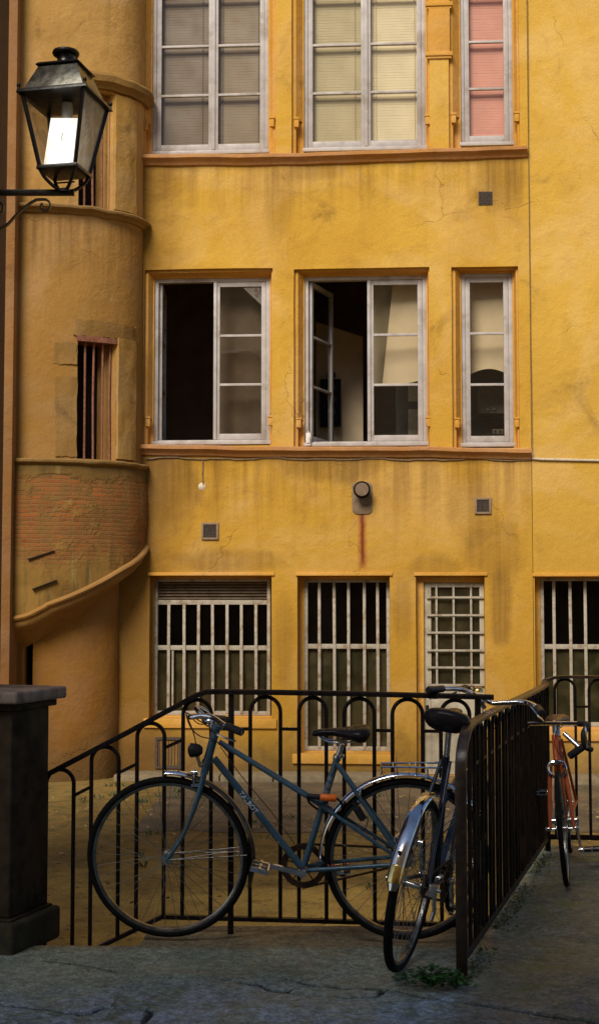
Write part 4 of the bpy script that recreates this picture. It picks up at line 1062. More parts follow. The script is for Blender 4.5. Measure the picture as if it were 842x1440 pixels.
# moss along the foot of the right railing, weed at its near post
R = random.Random(9); mb = MB()
for i in range(1300):
    s_ = R.uniform(.0,LEN); o = abs(R.gauss(0,.035)); c = rp(s_, -.006+R.uniform(0,.015), o*R.choice((1,1,-.4))); a = R.uniform(0,6.28); h = R.uniform(.003,.009)
    if sn(s_*2.3,4) < -.15: continue
    u = Vector((math.cos(a),math.sin(a),R.uniform(0,.8)))*h; v = Vector((-math.sin(a),math.cos(a),R.uniform(0,.8)))*h*.7; mb.quad(c-u,c-v,c+u,c+v)
ms = mb.build('moss', simple('moss_green',(.075,.085,.014),.9,0,.4,20), None, smooth=0); tag(ms,'yellow green moss along the foot of the right railing','moss',kind='stuff')
M_leaf = simple('weed_leaf', (.035,.105,.022), .5, 0, .4, 9)
def weed(px, py, n, sp, label, seed):
    R = random.Random(seed); g = on_ground(px, py); th = thing('weed', label, 'plant', g); mb = MB(); ls = MB()
    for i in range(n):
        a = R.uniform(0,6.28); rr = sp*R.random()**.7; tip = g + Vector((rr*math.cos(a), rr*.55*math.sin(a), R.uniform(.015,.07)*(1.2-rr/sp*.6)))
        if R.random() < .3: ls.tube([g+Vector((0,0,-.005)), (g+tip)/2+Vector((0,0,.02)), tip], .0015, 4)
        s = R.uniform(.009,.019); b = R.uniform(0,6.28); u = Vector((math.cos(b),math.sin(b),R.uniform(-.4,.5)))*s; v = Vector((-math.sin(b),math.cos(b),R.uniform(-.3,.4)))*s*.65
        m_ = Vector((0,0,-s*.25)); mb.add([tip-u, tip-v*.9-u*.2, tip+u, tip+v*.9-u*.2, tip+m_], [(0,1,4),(1,2,4),(2,3,4),(3,0,4)])
    mb.build('leaves', M_leaf, th, smooth=0); ls.build('stem', M_leaf, th)
weed(606,1386,210,.14,'low green weed sprouting by the near post of the right railing',4)
weed(640,1390,60,.08,'thin small weed at the crack beside the larger green weed',8)

# ================================================================== WALL LANTERN
LD = 6.2; LP0 = at(91, 272, LD); LS = LD/FPX
LM = Matrix.Translation(LP0) @ Matrix.Rotation(rad(-13), 4, 'Z')
M_lamp = simple('lantern_metal', (.016,.013,.011), .35, .3, .3, 30, .2, dirt=(.03,.024,.016))
M_lroof = M_lamp
lamp = thing('wall_lantern', 'black four sided street lantern with bright white panel on a scrolled wall bracket', 'lantern', LM)
def lmesh(mb, name, mat, parent=lamp, **k): return mb.build(name, mat, parent, LM, **k)
zb, ze, zr, zf = .112, .447, .585, .672; hb, he, hr = .088, .150, .094
C4 = [(-1,-1),(1,-1),(1,1),(-1,1)]
def lerp_h(z): return hb + (he-hb)*(z-zb)/(ze-zb)
mb = MB(); mb.hexa([(x*(hb+.012),y*(hb+.012),zb-.018) for x,y in C4], [(x*(hb+.010),y*(hb+.010),zb) for x,y in C4]); 
fr_ = lmesh(mb, 'base_plate', M_lamp, bevel=.003)
for x,y in C4:
    mb = MB(); mb.bar((x*hb,y*hb,zb),(x*he,y*he,ze-.005),.016,.016,(x,y,0)); lmesh(mb,'corner_bar',M_lamp,bevel=.002)
mb = MB(); o = [(x*(he+.022),y*(he+.022)) for x,y in C4]; mb.hexa([(x,y,ze-.012) for x,y in o],[(x*.97,y*.97,ze+.006) for x,y in o]); ev = lmesh(mb,'eave',M_lamp,bevel=.002)
for x,y in C4:
    m = MB(); m.lathe([(0,0),(.006,0),(.005,.006),(.009,.012),(.010,.018),(.006,.026),(0,.028)], (x*(he+.012),y*(he+.012),ze+.006), 'Z', 10); m.build('finial', M_lamp, ev, LM)
mb = MB(); mb.hexa([(x*(he-.002),y*(he-.002),ze+.006) for x,y in C4],[(x*hr,y*hr,zr) for x,y in C4]); lmesh(mb,'roof',simple('lantern_roof',(.12,.115,.095),.3,.9,.3,25,.25),bevel=.003)
mb = MB(); mb.hexa([(x*(hr+.014),y*(hr+.014),zr) for x,y in C4],[(x*(hr+.004),y*(hr+.004),zr+.012) for x,y in C4]); lmesh(mb,'roof_cap',M_lamp,bevel=.002)
mb = MB(); mb.lathe([(0,zr+.01),(.058,zr+.012),(.046,zr+.025),(.040,zr+.05),(.043,zr+.068),(.060,zr+.074),(.064,zr+.082),(.060,zr+.092),(.035,zr+.100),(0,zr+.101)], (0,0,0),'Z',28); lmesh(mb,'chimney',M_lamp)
def lglass():
    t = T('lantern_glass'); n = t.noise(7,6,.7,dist=1.2); nt_ = t.nt
    tr = nt_.nodes.new('ShaderNodeBsdfTransparent'); tr.inputs[0].default_value=(.72,.68,.6,1); df = nt_.nodes.new('ShaderNodeBsdfDiffuse'); df.inputs[0].default_value=(.58,.52,.42,1)
    tl = nt_.nodes.new('ShaderNodeBsdfTranslucent'); tl.inputs[0].default_value=(.75,.70,.60,1); ad = nt_.nodes.new('ShaderNodeMixShader'); ad.inputs[0].default_value=.6; nt_.links.new(df.outputs[0],ad.inputs[1]); nt_.links.new(tl.outputs[0],ad.inputs[2])
    gl = nt_.nodes.new('ShaderNodeBsdfGlossy'); gl.inputs['Roughness'].default_value=.12
    m1 = nt_.nodes.new('ShaderNodeMixShader'); t.set(m1.inputs[0], t.rng(n,.4,.68,.4,.8)); nt_.links.new(tr.outputs[0],m1.inputs[1]); nt_.links.new(ad.outputs[0],m1.inputs[2])
    m2 = nt_.nodes.new('ShaderNodeMixShader'); m2.inputs[0].default_value=.10; nt_.links.new(m1.outputs[0],m2.inputs[1]); nt_.links.new(gl.outputs[0],m2.inputs[2]); nt_.links.new(m2.outputs[0],t.o.inputs[0]); return t.mat
M_lg = lglass()
for i in range(4):
    if i == 0: continue          # the front is open
    a, b = C4[i], C4[(i+1)%4]; mb = MB(); f0, f1 = hb-.002, he-.004
    mb.quad((a[0]*f0,a[1]*f0,zb+.002),(b[0]*f0,b[1]*f0,zb+.002),(b[0]*f1,b[1]*f1,ze-.014),(a[0]*f1,a[1]*f1,ze-.014)); lmesh(mb,'glass_pane',M_lg,smooth=0)
t = T('lit_diffuser'); n = t.noise(9,4); M_dif = t.out((.9,.9,.86), .5, 0, None, .3, t.mix(t.rng(n,.4,.7),(1,1,.97),(.62,.56,.40)), 1.05)
LI = LM.inverted()
def lpt(px, py, y):      # pixel -> lantern local plane y
    o = LI @ CAMP; r = LI.to_3x3() @ ray(px,py); return o + r*((y-o.y)/r.y)
mb = MB(); q = [lpt(61,236,-.03), lpt(102.5,236,-.03), lpt(111,166,-.055), lpt(72,166,-.055)]; dq = Vector((0,.006,0))
mb.hexa([q[0],q[1],q[1]+dq,q[0]+dq],[q[3],q[2],q[2]+dq,q[3]+dq]); lmesh(mb,'diffuser_panel',M_dif,smooth=0)
mb = MB(); mb.lathe([(0,ze-.13),(.012,ze-.128),(.02,ze-.10),(.026,ze-.07),(.026,ze-.02)],(.01,.0,0),'Z',16); mb.tube(smooth_path([(.01,0,ze-.13),(.012,-.035,ze-.15),(.006,-.05,ze-.19),(.008,-.052,ze-.215)],4),.0022,5); lmesh(mb,'lamp_holder',simple('holder_ceramic',(.5,.47,.4),.3))
# curved legs, foot disc
for x,y in C4:
    d_ = Vector((x,y,0)); P = smooth_path([d_*hb*.98+Vector((0,0,zb-.016)), d_*hb*.80+Vector((0,0,zb-.05)), d_*hb*.45+Vector((0,0,zb-.085)), d_*.02+Vector((0,0,.016))],5)
    mb = MB(); mb.tube(P,.0085,7); lmesh(mb,'support_leg',M_lamp)
mb = MB(); mb.lathe([(0,0.004),(.034,.004),(.034,.014),(.02,.022),(.0,.024)],(0,0,0),'Z',18); mb.tube([(-.05,0,zb-.06),(.05,0,zb-.06)],.004,6); lmesh(mb,'foot',M_lamp)
# bracket (world frame)
wx = -1.50 + (p1.x-p0.x)*(LD-5.75)/(9-5.75) - .01
mb = MB(); e_ = at(105,271,LD); mb.bar((wx,LD,e_.z),(e_.x,LD,e_.z),.026,.026); mb.build('bracket_bar',M_lamp,lamp,bevel=.002)
mb = MB(); mb.bar((wx-.006,LD-.04,e_.z-.36),(wx-.006,LD+.04,e_.z-.36),.02,.0) if False else mb.box(wx-.02,wx+.008,LD-.035,LD+.035,e_.z-.40,e_.z+.08); mb.build('wall_plate',M_lamp,lamp,bevel=.003)
def px3(px,py): v = at(px,py,LD); return v
cur = [px3(-46,352), px3(-20,332), px3(8,318), px3(22,304), px3(40,288), px3(54,279.5)]
cc_ = px3(63,290); rr = 10.5*LS
sp = [cc_ + Vector((math.cos(a)*rr*f,0,math.sin(a)*rr*f)) for a,f in [(rad(110-32*i), 1-.055*i) for i in range(12)]]
mb = MB(); mb.sweep(smooth_path(cur,4)[:-1]+sp, [(-.011,-.004),(.011,-.004),(.011,.004),(-.011,.004)], ups=None); 
mb.build('scroll',M_lamp,lamp,smooth=40)
cc_ = px3(-3,292); sp = [cc_ + Vector((math.cos(a)*rr*f,0,math.sin(a)*rr*f)) for a,f in [(rad(250+32*i), 1-.05*i) for i in range(12)]]
mb = MB(); mb.sweep([px3(-30,300),px3(-16,303)]+sp, [(-.011,-.004),(.011,-.004),(.011,.004),(-.011,.004)]); mb.build('scroll',M_lamp,lamp,smooth=40)
# ================================================================== BICYCLES
M_tyre = simple('tyre_rubber', (.005,.005,.0055), .75, 0, .25, 60, .3, dirt=(.012,.010,.008))
M_chrome = simple('chrome', (.72,.74,.80), .14, 1, .12, 8, .08, dirt=(.45,.40,.34))
M_dkguard = simple('dark_reflection_guard', (.16,.14,.12), .3, 1, .3, 20, .1, dirt=(.07,.055,.04))  # front guard darkened for the dark surroundings its chrome reflects
M_rim = simple('worn_rim', (.26,.25,.24), .3, 1, .25, 25, .1)
M_alu = simple('dull_alloy', (.55,.55,.56), .32, 1, .2, 25, .1)
M_spoke = simple('spoke_steel', (.16,.145,.13), .5, .6, .1, 30, 0)
M_rubber = simple('black_rubber', (.02,.02,.023), .45, 0, .2, 40, .2)
M_leather = simple('saddle_vinyl', (.014,.012,.014), .28, 0, .3, 30, .15)
M_chain = simple('oily_chain', (.06,.035,.022), .5, .6, .4, 120, .5)
M_blue = simple('blue_frame_paint', (.045,.105,.165), .28, .15, .15, 20, .06, dirt=(.06,.09,.11))
M_navy = simple('dark_frame_paint', (.02,.028,.05), .3, .1, .2, 20, .06)
M_orange = simple('orange_frame_paint', (.38,.065,.010), .4, .1, .15, 20, .06)
M_lockred = simple('orange_lock_plastic', (.80,.16,.015), .4, 0, .1, 30, .05)
M_brass = simple('brass', (.65,.45,.15), .25, 1, .15, 20, .05)
M_refl = simple('amber_reflector', (.70,.22,.02), .2, 0, .1, 60, .1)
V = Vector
def wheel(B, c, r, hubw=.05, n=36, tw=.016, sidewall=None):
    """c: hub centre (x, y, z) in bike space; plane is y = const"""
    M = B['M']; c = V(c)
    ringp = lambda rr, n_=72: [c + V((rr*math.cos(2*math.pi*i/n_), 0, rr*math.sin(2*math.pi*i/n_))) for i in range(n_)]
    def prof_r(pts): return pts
    def ringsweep(mb, rr, prof, n_=80):      # prof: (radial, side)
        k = len(prof); vs = []; fs = []
        for i in range(n_):
            a = 2*math.pi*i/n_
            for pr, ps in prof: vs.append(c + V(((rr+pr)*math.cos(a), ps, (rr+pr)*math.sin(a))))
        for i in range(n_):
            j = (i+1) % n_
            for q in range(k): q2 = (q+1)%k; fs.append((i*k+q, i*k+q2, j*k+q2, j*k+q))
        return mb.add(vs, fs)
    mb = MB(); tr = r - tw
    ringsweep(mb, tr, [(tw*math.cos(2*math.pi*q/12), tw*math.sin(2*math.pi*q/12)) for q in range(12)])
    wh = mb.build('wheel', M_tyre, B['root'], M, smooth=60)
    mb = MB(); rr = tr - tw*.75; ringsweep(mb, rr, [(.006,-.011),(.006,.011),(-.004,.011),(-.013,.006),(-.013,-.006),(-.004,-.011)]); mb.build('rim', M_rim, wh, M, smooth=30)
    mb = MB()
    for i in range(n):
        a = 2*math.pi*i/n + .05; sgn = 1 if i % 2 else -1; off = (.9 if (i//2) % 2 else -.9)
        h = c + V((.021*math.cos(a+off), sgn*hubw*.5, .021*math.sin(a+off))); e = c + V(((rr-.008)*math.cos(a), 0, (rr-.008)*math.sin(a)))
        mb.tube([h, e], .0012, 4)
    mb.build('spokes', M_spoke, wh, M)
    mb = MB(); mb.lathe([(0,-hubw*.62),(.006,-hubw*.62),(.006,-hubw*.54),(.026,-hubw*.52),(.026,-hubw*.46),(.013,-hubw*.4),(.013,hubw*.4),(.026,hubw*.46),(.026,hubw*.52),(.006,hubw*.54),(.006,hubw*.62),(0,hubw*.62)], c, 'Y', 18)
    mb.build('hub', M_alu, wh, M)
    return wh
def guard(B, c, r, a0, a1, mat, name='mudguard', w=.05, n=44, taper=True):
    """arc of sheet metal with a rounded section, angles in degrees, 0 = forward, 90 = up"""
    c = V(c); vs = []; fs = []; prof = []
    for q in range(9):
        b = rad(-78 + 156*q/8); prof.append((.5*w*math.sin(b)/math.sin(rad(78)), .017*(math.cos(b)-math.cos(rad(78)))))
    k = len(prof)
    for lay in (0, -.0015):
        for i in range(n+1):
            a = rad(a0 + (a1-a0)*i/n); tp = 1.0
            if taper: tp = min(1, .55 + .45*min(i, n-i)/2.5)
            for s, h in prof: vs.append(c + V(((r+h+lay)*math.cos(a), s*tp, (r+h+lay)*math.sin(a))))
    o = (n+1)*k
    for L, of in ((0,0),(1,o)):
        for i in range(n):
            for q in range(k-1): a = of+i*k+q; fs.append((a, a+1, a+k+1, a+k))
    for i in range(n):
        for q in (0, k-1): a = i*k+q; fs.append((a, a+k, o+a+k, o+a))
    for i in (0, n):
        for q in range(k-1): a = i*k+q; fs.append((a, a+1, o+a+1, o+a))
    mb = MB(); mb.add(vs, fs); return mb.build(name, mat, B['root'], B['M'], smooth=50)
def saddle(B, nose, tail, zdrop=.02, wid=.075, mat=None, name='saddle', h=.045):
    """nose and tail: points on the top line"""
    nose, tail = V(nose), V(tail); d = tail-nose; rings = []
    for f, hw, up, th in ((0,.010,-.012,.014),(.03,.018,-.003,.026),(.15,.022,.0,.030),(.35,.028,.001,.032),(.52,.042,-.002,.038),(.68,wid*.86,.0,.05),(.82,wid,.004,h+.012),(.93,wid*.93,.003,h+.008),(1.0,wid*.6,-.006,h*.7),(1.02,wid*.3,-.02,h*.3)):
        c = nose + d*f + V((0,0,up)); rg = []
        for q in range(16):
            a = 2*math.pi*q/16; ca, sa = math.cos(a), math.sin(a)
            y = hw*math.copysign(abs(ca)**.75, ca); z = (math.copysign(abs(sa)**.8, sa)*.5 - .5)*th
            if sa < 0: y *= .92
            rg.append(c + V((0, y, z)))
        rings.append(rg)
    mb = MB(); mb.loft(rings); s = mb.build(name, mat or M_leather, B['root'], B['M'], smooth=70)
    m = MB()
    for sy in (-.02, .02):
        m.tube(smooth_path([nose+d*.12+V((0,sy*.4,-.028)), nose+d*.3+V((0,sy,-.055)), nose+d*.7+V((0,sy*1.3,-.058)), nose+d*.92+V((0,sy*2,-.035))],4), .0038, 6)
    m.build('saddle_rail', M_chrome, s, B['M']); return s
def pedal(B, c, rot=0, mat=None, refl=False):
    c = V(c); M = B['M']; mb = MB(); ca, sa = math.cos(rot), math.sin(rot)
    def P(x, y, z): return c + V((x*ca - z*sa, y, x*sa + z*ca))
    for x in (-.036, .036):
        for z in (-.009, .009): mb.bar(P(x,-.045,z), P(x,.045,z), .006, .005)
    for y in (-.045, 0, .045): mb.bar(P(-.038,y,0), P(.038,y,0), .006, .02)
    mb.tube([P(0,-.05,0), P(0,.05,0)], .009, 8)
    p = mb.build('pedal', mat or M_chrome, B['root'], M)
    m = MB()
    for x in (-.028, .028): m.bar(P(x,-.042,0), P(x,.042,0), .011, .02)
    m.build('tread', M_rubber, p, M)
    if refl:
        for x in (-.041, .041): m = MB(); m.bar(P(x,-.025,0), P(x,.025,0), .003, .014); m.build('reflector', M_refl, p, M)
    return p
def chainset(B, bb, R_, side, back, rs, mat=None, guard_=True):
    """side: y of the chainring; back: rear hub centre"""
    bb = V(bb); M = B['M']; mb = MB(); n = 44; vs = []; fs = []
    c = bb + V((0, side, 0))
    for y in (-.002, .002):
        for i in range(n):
            a = 2*math.pi*i/n; ro = R_ + (.003 if i % 2 else 0)
            vs.append(c+V((ro*math.cos(a), y, ro*math.sin(a)))); vs.append(c+V((R_*.74*math.cos(a), y, R_*.74*math.sin(a))))
    for i in range(n):
        j = (i+1)%n
        fs += [(2*i,2*j,2*j+1,2*i+1),(2*n+2*i,2*n+2*i+1,2*n+2*j+1,2*n+2*j),(2*i,2*n+2*i,2*n+2*j,2*j),(2*i+1,2*j+1,2*n+2*j+1,2*n+2*i+1)]
    mb.add(vs, fs)
    for i in range(5):
        a = rad(72*i+20); mb.bar(c+V((.01*math.cos(a),0,.01*math.sin(a))), c+V((R_*.78*math.cos(a),0,R_*.78*math.sin(a))), .004, .016, (0,1,0))
    cr = mb.build('chainring', mat or M_chain, B['root'], M, smooth=30)
    mb = MB(); b = V(back) + V((0, side, 0))
    for s in (1, -1):
        a0 = c + V((0,0,s*R_)); b0 = b + V((0,0,s*rs)); mb.bar(a0, b0, .006, .008)
        L = (b0-a0).length; k = int(L/.0127)
        for i in range(0, k, 1): p = a0 + (b0-a0)*(i/k); mb.box(p.x-.004,p.x+.004,p.y-.004,p.y+.004,p.z-.005,p.z+.005)
    mb.build('chain', M_chain, B['root'], M, smooth=0)
    mb = MB(); mb.lathe([(0,-.004),(rs,-.004),(rs,.004),(0,.004)], b, 'Y', 18); mb.build('sprocket', M_chain, B['root'], M)
    mb = MB(); mb.lathe([(0,-.034),(.02,-.034),(.02,.034),(0,.034)], bb, 'Y', 16); mb.build('bottom_bracket', M_alu, B['root'], M)
def crank(B, bb, y, ang, L=.165):
    bb = V(bb); a = bb+V((0,y,0)); e = a + V((L*math.cos(ang), (.012 if y>0 else -.012), L*math.sin(ang))); mb = MB()
    mb.lathe([(0,-.012),(.017,-.012),(.017,.012),(0,.012)], a, 'Y', 16); mb.sweep([a,(a+e)/2,e], lambda i: [(x*(.0115-.003*i/2)*1.0, z*(.007)) for x,z in ((-1,-1),(1,-1),(1,1),(-1,1))], ups=(0,1,0))
    mb.lathe([(0,-.011),(.012,-.011),(.012,.011),(0,.011)], e, 'Y', 14); mb.build('crank', M_chrome, B['root'], B['M'], smooth=40); return e
def tubes(B, name, lst, mat, parent=None):
    mb = MB()
    for p, r in lst: mb.tube(p, r, 12)
    return mb.build(name, mat, parent or B['root'], B['M'], smooth=50)
def bike(name, label, contact, heading, lean, group='bicycles parked against the railings'):
    M = Matrix.Translation(contact) @ Matrix.Rotation(heading, 4, 'Z') @ Matrix.Rotation(lean, 4, 'X')
    return dict(root=thing(name, label, 'bicycle', M, group), M=M)

# ---- blue step-through in front of the back railing (the only one seen broadside)
rc = V((at(571,1201,5.95).x, 5.95, .004)); fc = V((at(238.5,1197,6.0).x, 6.0, .004)); hd = math.atan2(fc.y-rc.y, fc.x-rc.x)
B = bike('bicycle', 'blue step-through bicycle with silver lettering leaning side on against the back railing', rc, hd, rad(-6.5))
BI = B['M'].inverted()
def bp(px, py, y=0.0):
    o = BI @ CAMP; r = BI.to_3x3() @ ray(px,py); return o + r*((y-o.y)/r.y)
WB = (fc-rc).length; r_w = .355
H0 = V((0,0,r_w)); H1 = V((WB,0,r_w)); M = B['M']
wheel(B, H1, r_w, .06); wheel(B, H0, r_w, .07)
BBk = bp(426,1222); HTp = bp(305,1022); HBp = bp(291,1072); CRp = bp(287.5,1085); SCl = bp(472,1072); STp = bp(475,1062)
ax = (HTp-HBp).normalized()
fr_l = [([HTp, HBp], .0185), ([bp(301,1066), BBk], .0155), ([BBk, STp], .0145)]
uj = bp(308,1043); rj = H0 + V((.015,0,.0))
for s in (-1,1):
    fr_l.append(([uj+V((0,s*.012,0)), bp(450,1130)+V((0,s*.022,0)), rj+V((0,s*.055,.006))], .0085))
    fr_l.append(([SCl+V((0,s*.016,0)), rj+V((0,s*.058,.008))], .0085))
    fr_l.append(([BBk+V((0,s*.022,0)), bp(455,1218)+V((0,s*.045,0)), rj+V((0,s*.058,-.004))], .0095))
fr = tubes(B, 'frame', fr_l, M_blue)
mb = MB()
for s in (-1,1): mb.bar(rj+V((.0,s*.058,-.02)), rj+V((0,s*.058,.02)), .02, .004, (0,1,0))
for p in (HTp, HBp): mb.tube([p-ax*.008, p+ax*.008], .0225, 14)
mb.tube([STp-(STp-BBk).normalized()*.022, STp], .018, 12); mb.build('lug', M_blue, fr, M)
# fork with raked blades
fk = []
for s in (-1,1): fk.append((smooth_path([CRp+V((-.0,s*.022,.0)), bp(282,1110)+V((0,s*.040,0)), bp(271,1143)+V((0,s*.046,0)), bp(257,1175)+V((0,s*.048,0)), H1+V((0,s*.045,.0))],4), [ .0125 - .005*i/16 for i in range(17)]))
fk.append(([HBp, CRp+V((0,0,-.008))], .017)); fk.append(([CRp+V((0,-.03,.0)), CRp+V((0,.03,0))], .014))
tubes(B, 'fork', fk, M_blue)
# stem, bars, grips
SM = bp(306,1013); tubes(B, 'stem', [([HTp, SM], .011), ([SM, SM+V((.05,0,.012))], .012)], M_chrome)
bc = SM + V((.05,0,.012)); gl = bp(318,1021,.25); ge = bp(341,1030,.30)
GR = {1: (V(gl), V(ge)), -1: (bp(300,1010,-.11), bp(321,1013,-.14))}
def bars(s):
    g0, g1 = GR[s]; k = 1 if s > 0 else .5
    return smooth_path([bc, bc+V((.035,s*.06*k,.02)), bc+V((.05,s*.14*k,.03)), bc*.4+g0*.6+V((.03,s*.02,.03)), g0, g1],6)
hb_ = tubes(B, 'handlebar', [(bars(1), .011), (bars(-1), .011)], M_chrome)
for s in (1,-1):
    g0, g1 = GR[s]; d_ = (g1-g0).normalized(); mb = MB()
    mb.tube([g0, g0+(g1-g0)*.03, g1-d_*.004, g1], [.014,.0165,.0165,.013], 12); mb.build('grip', M_rubber, B['root'], M)
    mb = MB(); l0 = bc*.3+g0*.7+V((.02,0,.01)); mb.tube(smooth_path([l0, l0+V((.02,s*.02,-.02)), g0+V((.03,s*.015,-.035)), g0*.4+g1*.6+V((0,s*.01,-.045))],4), .005, 6); mb.build('brake_lever', M_chrome, B['root'], M)
mb = MB(); bl = bp(295,1012,.10); mb.lathe([(0,.012),(.014,.011),(.024,.003),(.027,-.006),(.024,-.01),(0,-.01)], bl, 'Z', 18); mb.tube([bl+V((0,0,-.012)),bl+V((0,0,-.03))],.006,8); mb.build('bell', M_chrome, B['root'], M)
mb = MB(); bl = bp(311,1013,-.06); mb.box(bl.x-.02,bl.x+.02,bl.y-.03,bl.y+.03,bl.z-.018,bl.z+.016); mb.build('shifter', M_rubber, B['root'], M, bevel=.008)
mb = MB()
mb.tube(smooth_path([bp(303,1016,.1), bp(285,1016,.12), bp(263,1003,.10), bp(268,1022,.06), bp(281,1035,.03), bp(302,1041,.022), bp(322,1058,.02)],6), .0026, 6)
mb.tube(smooth_path([bp(302,1014,-.1), bp(280,1018,-.06), bp(262,1002,-.0), bp(272,1030,.0), bp(279,1062,.02), bp(284,1078,.03)],6), .0026, 6)
mb.tube(smooth_path([bp(310,1050,.02), bp(340,1092,.02), bp(380,1140,.02), bp(420,1195,.02)],4), .002, 5)
mb.build('brake_cable', simple('cable_sheath',(.06,.02,.015),.45), B['root'], M)
# brakes
def caliper(px, py, y, nm='brake'):
    c = bp(px,py,0); mb = MB()
    for s in (-1,1): mb.tube(smooth_path([c+V((y,0,.012)), c+V((y,s*.03,.008)), c+V((y,s*.038,-.018)), c+V((y,s*.024,-.036))],4), .006, 7); mb.box(c.x+y-.018,c.x+y+.014,s*.02-.006,s*.02+.006,c.z-.045,c.z-.033)
    mb.lathe([(0,-.014),(.011,-.014),(.011,.014),(0,.014)], c+V((y,0,.012)), 'X', 10); mb.build(nm, M_chrome, B['root'], M)
caliper(274,1090,0); caliper(506,1112,0)
# mudguards and stays
ang = lambda p, h: math.degrees(math.atan2(p.z-h.z, p.x-h.x))
a_f0 = ang(bp(231,1080), H1); a_f1 = 180+ (180 - abs(ang(bp(352,1235), H1))) if False else 200
gf = guard(B, H1, .368, a_f0, a_f1, M_dkguard); gt = guard(B, H1, .3694, a_f0-.5, a_f0+16, M_chrome, 'guard_tip', w=.052); gt.parent = gf; gr_ = guard(B, H0, .368, -4, 148, M_chrome)
sty = []
for s in (-1,1):
    for e in (bp(348,1200), bp(336,1194)): sty.append(([H1+V((0,s*.05,0)), V((e.x, s*.026, e.z))], .0022))
tubes(B, 'mudguard_stay', sty, M_rim)
sty = []
for s in (-1,1):
    for a in (140, 108): sty.append(([H0+V((0,s*.062,0)), H0+V((.368*math.cos(rad(a)), s*.026, .368*math.sin(rad(a))))], .0022))
tubes(B, 'mudguard_stay', sty, M_rim)
# chainset, cranks, pedals
chainset(B, BBk, .097, -.045, H0, .034)
cl = bp(367,1214,.07) - BBk; aL = math.atan2(cl.z, cl.x); L_ = math.hypot(cl.x, cl.z)
e = crank(B, BBk, .06, aL, min(.19, L_)); pedal(B, e+V((0,.055,0)), .25)
e = crank(B, BBk, -.065, aL+math.pi, .17); pedal(B, e+V((0,-.055,0)), -.1)
# seat
sp_ = bp(481,1046); tubes(B, 'seat_post', [([BBk+(STp-BBk)*.9, sp_+V((0,0,.0))], .0128)], M_alu)
mb = MB(); mb.tube([STp+V((-.02,-.012,-.004)), STp+V((-.02,.014,-.004))], .007, 8); mb.tube([STp-(STp-BBk).normalized()*.012,STp], .0185, 12); mb.build('seat_clamp', M_chrome, B['root'], M)
saddle(B, bp(439,1026), bp(519,1021), wid=.085, h=.06)
# head lamp on a bracket
hl = bp(275,1055,.02); mb = MB(); mb.lathe([(0,-.03),(.015,-.03),(.026,-.016),(.031,.012),(.031,.022),(0,.022)], hl, 'X', 18); lp_ = mb.build('headlight', M_rubber, B['root'], M)
mb = MB(); mb.lathe([(0,.034),(.014,.032),(.024,.027),(.030,.0225),(.0,.0225)], hl, 'X', 18); mb.build('lens', M_chrome, lp_, M)
mb = MB(); mb.tube([hl+V((-.005,0,-.03)), bp(281,1078,.0), CRp+V((.01,0,.02))], .005, 6); mb.build('lamp_bracket', M_alu, lp_, M)
# dynamo
dy = bp(505,1143,.035); mb = MB(); d_ = V((.5,0,.86)); mb.tube([dy-d_*.035, dy-d_*.03, dy+d_*.025, dy+d_*.03, dy+d_*.05], [.012,.017,.017,.009,.009], 12); mb.tube(smooth_path([dy-d_*.035, bp(517,1150,.04), bp(514,1165,.04), bp(505,1168,.03)],4), .002, 5); mb.build('dynamo', M_rubber, B['root'], M)
# rack
mb = MB(); zt = bp(560,1076).z
for s in (-1,1):
    mb.tube([V((bp(536,1076).x, s*.035, zt)), V((-.16, s*.045, zt))], .0042, 6)
    for px in (557, 584, 600): x = bp(px,1076).x; mb.tube([V((x,s*.038,zt)), V((x-.004,s*.03,H0.z+math.sqrt(max(.001,.377**2-x*x)))) ], .0032, 6)
for px in (536, 552, 575, 598): x = bp(px,1076).x; mb.tube([V((x,-.045,zt)), V((x,.045,zt))], .0035, 6)
mb.tube([V((bp(536,1076).x,0,zt)), V((bp(537,1076).x,0,zt-.035))], .0035, 6)
mb.build('rack', M_chrome, B['root'], M)
# decals: words on the down tube, ring bands on the seat tube, illegible label on the chain stay
def lettering(txt, a, b, ysurf, name, mat, size, face=1):
    """text from a to b (bike space) standing on the +y side of a tube"""
    cu = bpy.data.curves.new(name, 'FONT'); cu.body = txt; cu.size = 1; cu.extrude = .0; cu.offset = .015
    tmp = bpy.data.objects.new(name, cu); COL.objects.link(tmp); dg = bpy.context.evaluated_depsgraph_get()
    me = bpy.data.meshes.new_from_object(tmp.evaluated_get(dg)); bpy.data.objects.remove(tmp)
    xs = [v.co.x for v in me.vertices]; x0, x1 = min(xs), max(xs); L = (V(b)-V(a)).length; d = (V(b)-V(a)).normalized()
    up = d.cross(V((0,1,0))); up = -up if up.z < 0 else up
    zs_ = [v.co.y for v in me.vertices]; zm = (min(zs_)+max(zs_))/2; hh = max(zs_)-min(zs_)
    M_ = W[B['root']].inverted() @ B['M']
    for v in me.vertices:
        u = (v.co.x-x0)/(x1-x0)*L; w_ = (v.co.y-zm)/hh*size
        rr = ysurf; yy = math.sqrt(max(0, rr*rr - w_*w_)) + .0016
        v.co = M_ @ (V(a) + d*u + up*w_ + V((0,yy,0)))
    me.materials.clear(); me.materials.append(mat)
    o = bpy.data.objects.new(name, me); COL.objects.link(o); o.parent = B['root']; W[o] = W[B['root']]; return o
dta = bp(301,1066); dtd = (BBk-dta).normalized(); on_dt = lambda p: dta + dtd*((p-dta).dot(dtd))
lettering('TALBOT', on_dt(bp(338,1112.5)), on_dt(bp(362,1141.5)), .0160, 'lettering', simple('silver_decal',(.62,.64,.66),.4,0,.1,50,0), .021)
mb = MB()
dd = (bp(500,1213.5,.05)-bp(462,1217,.05)); a0 = bp(462,1217.2,.0); yS = .056
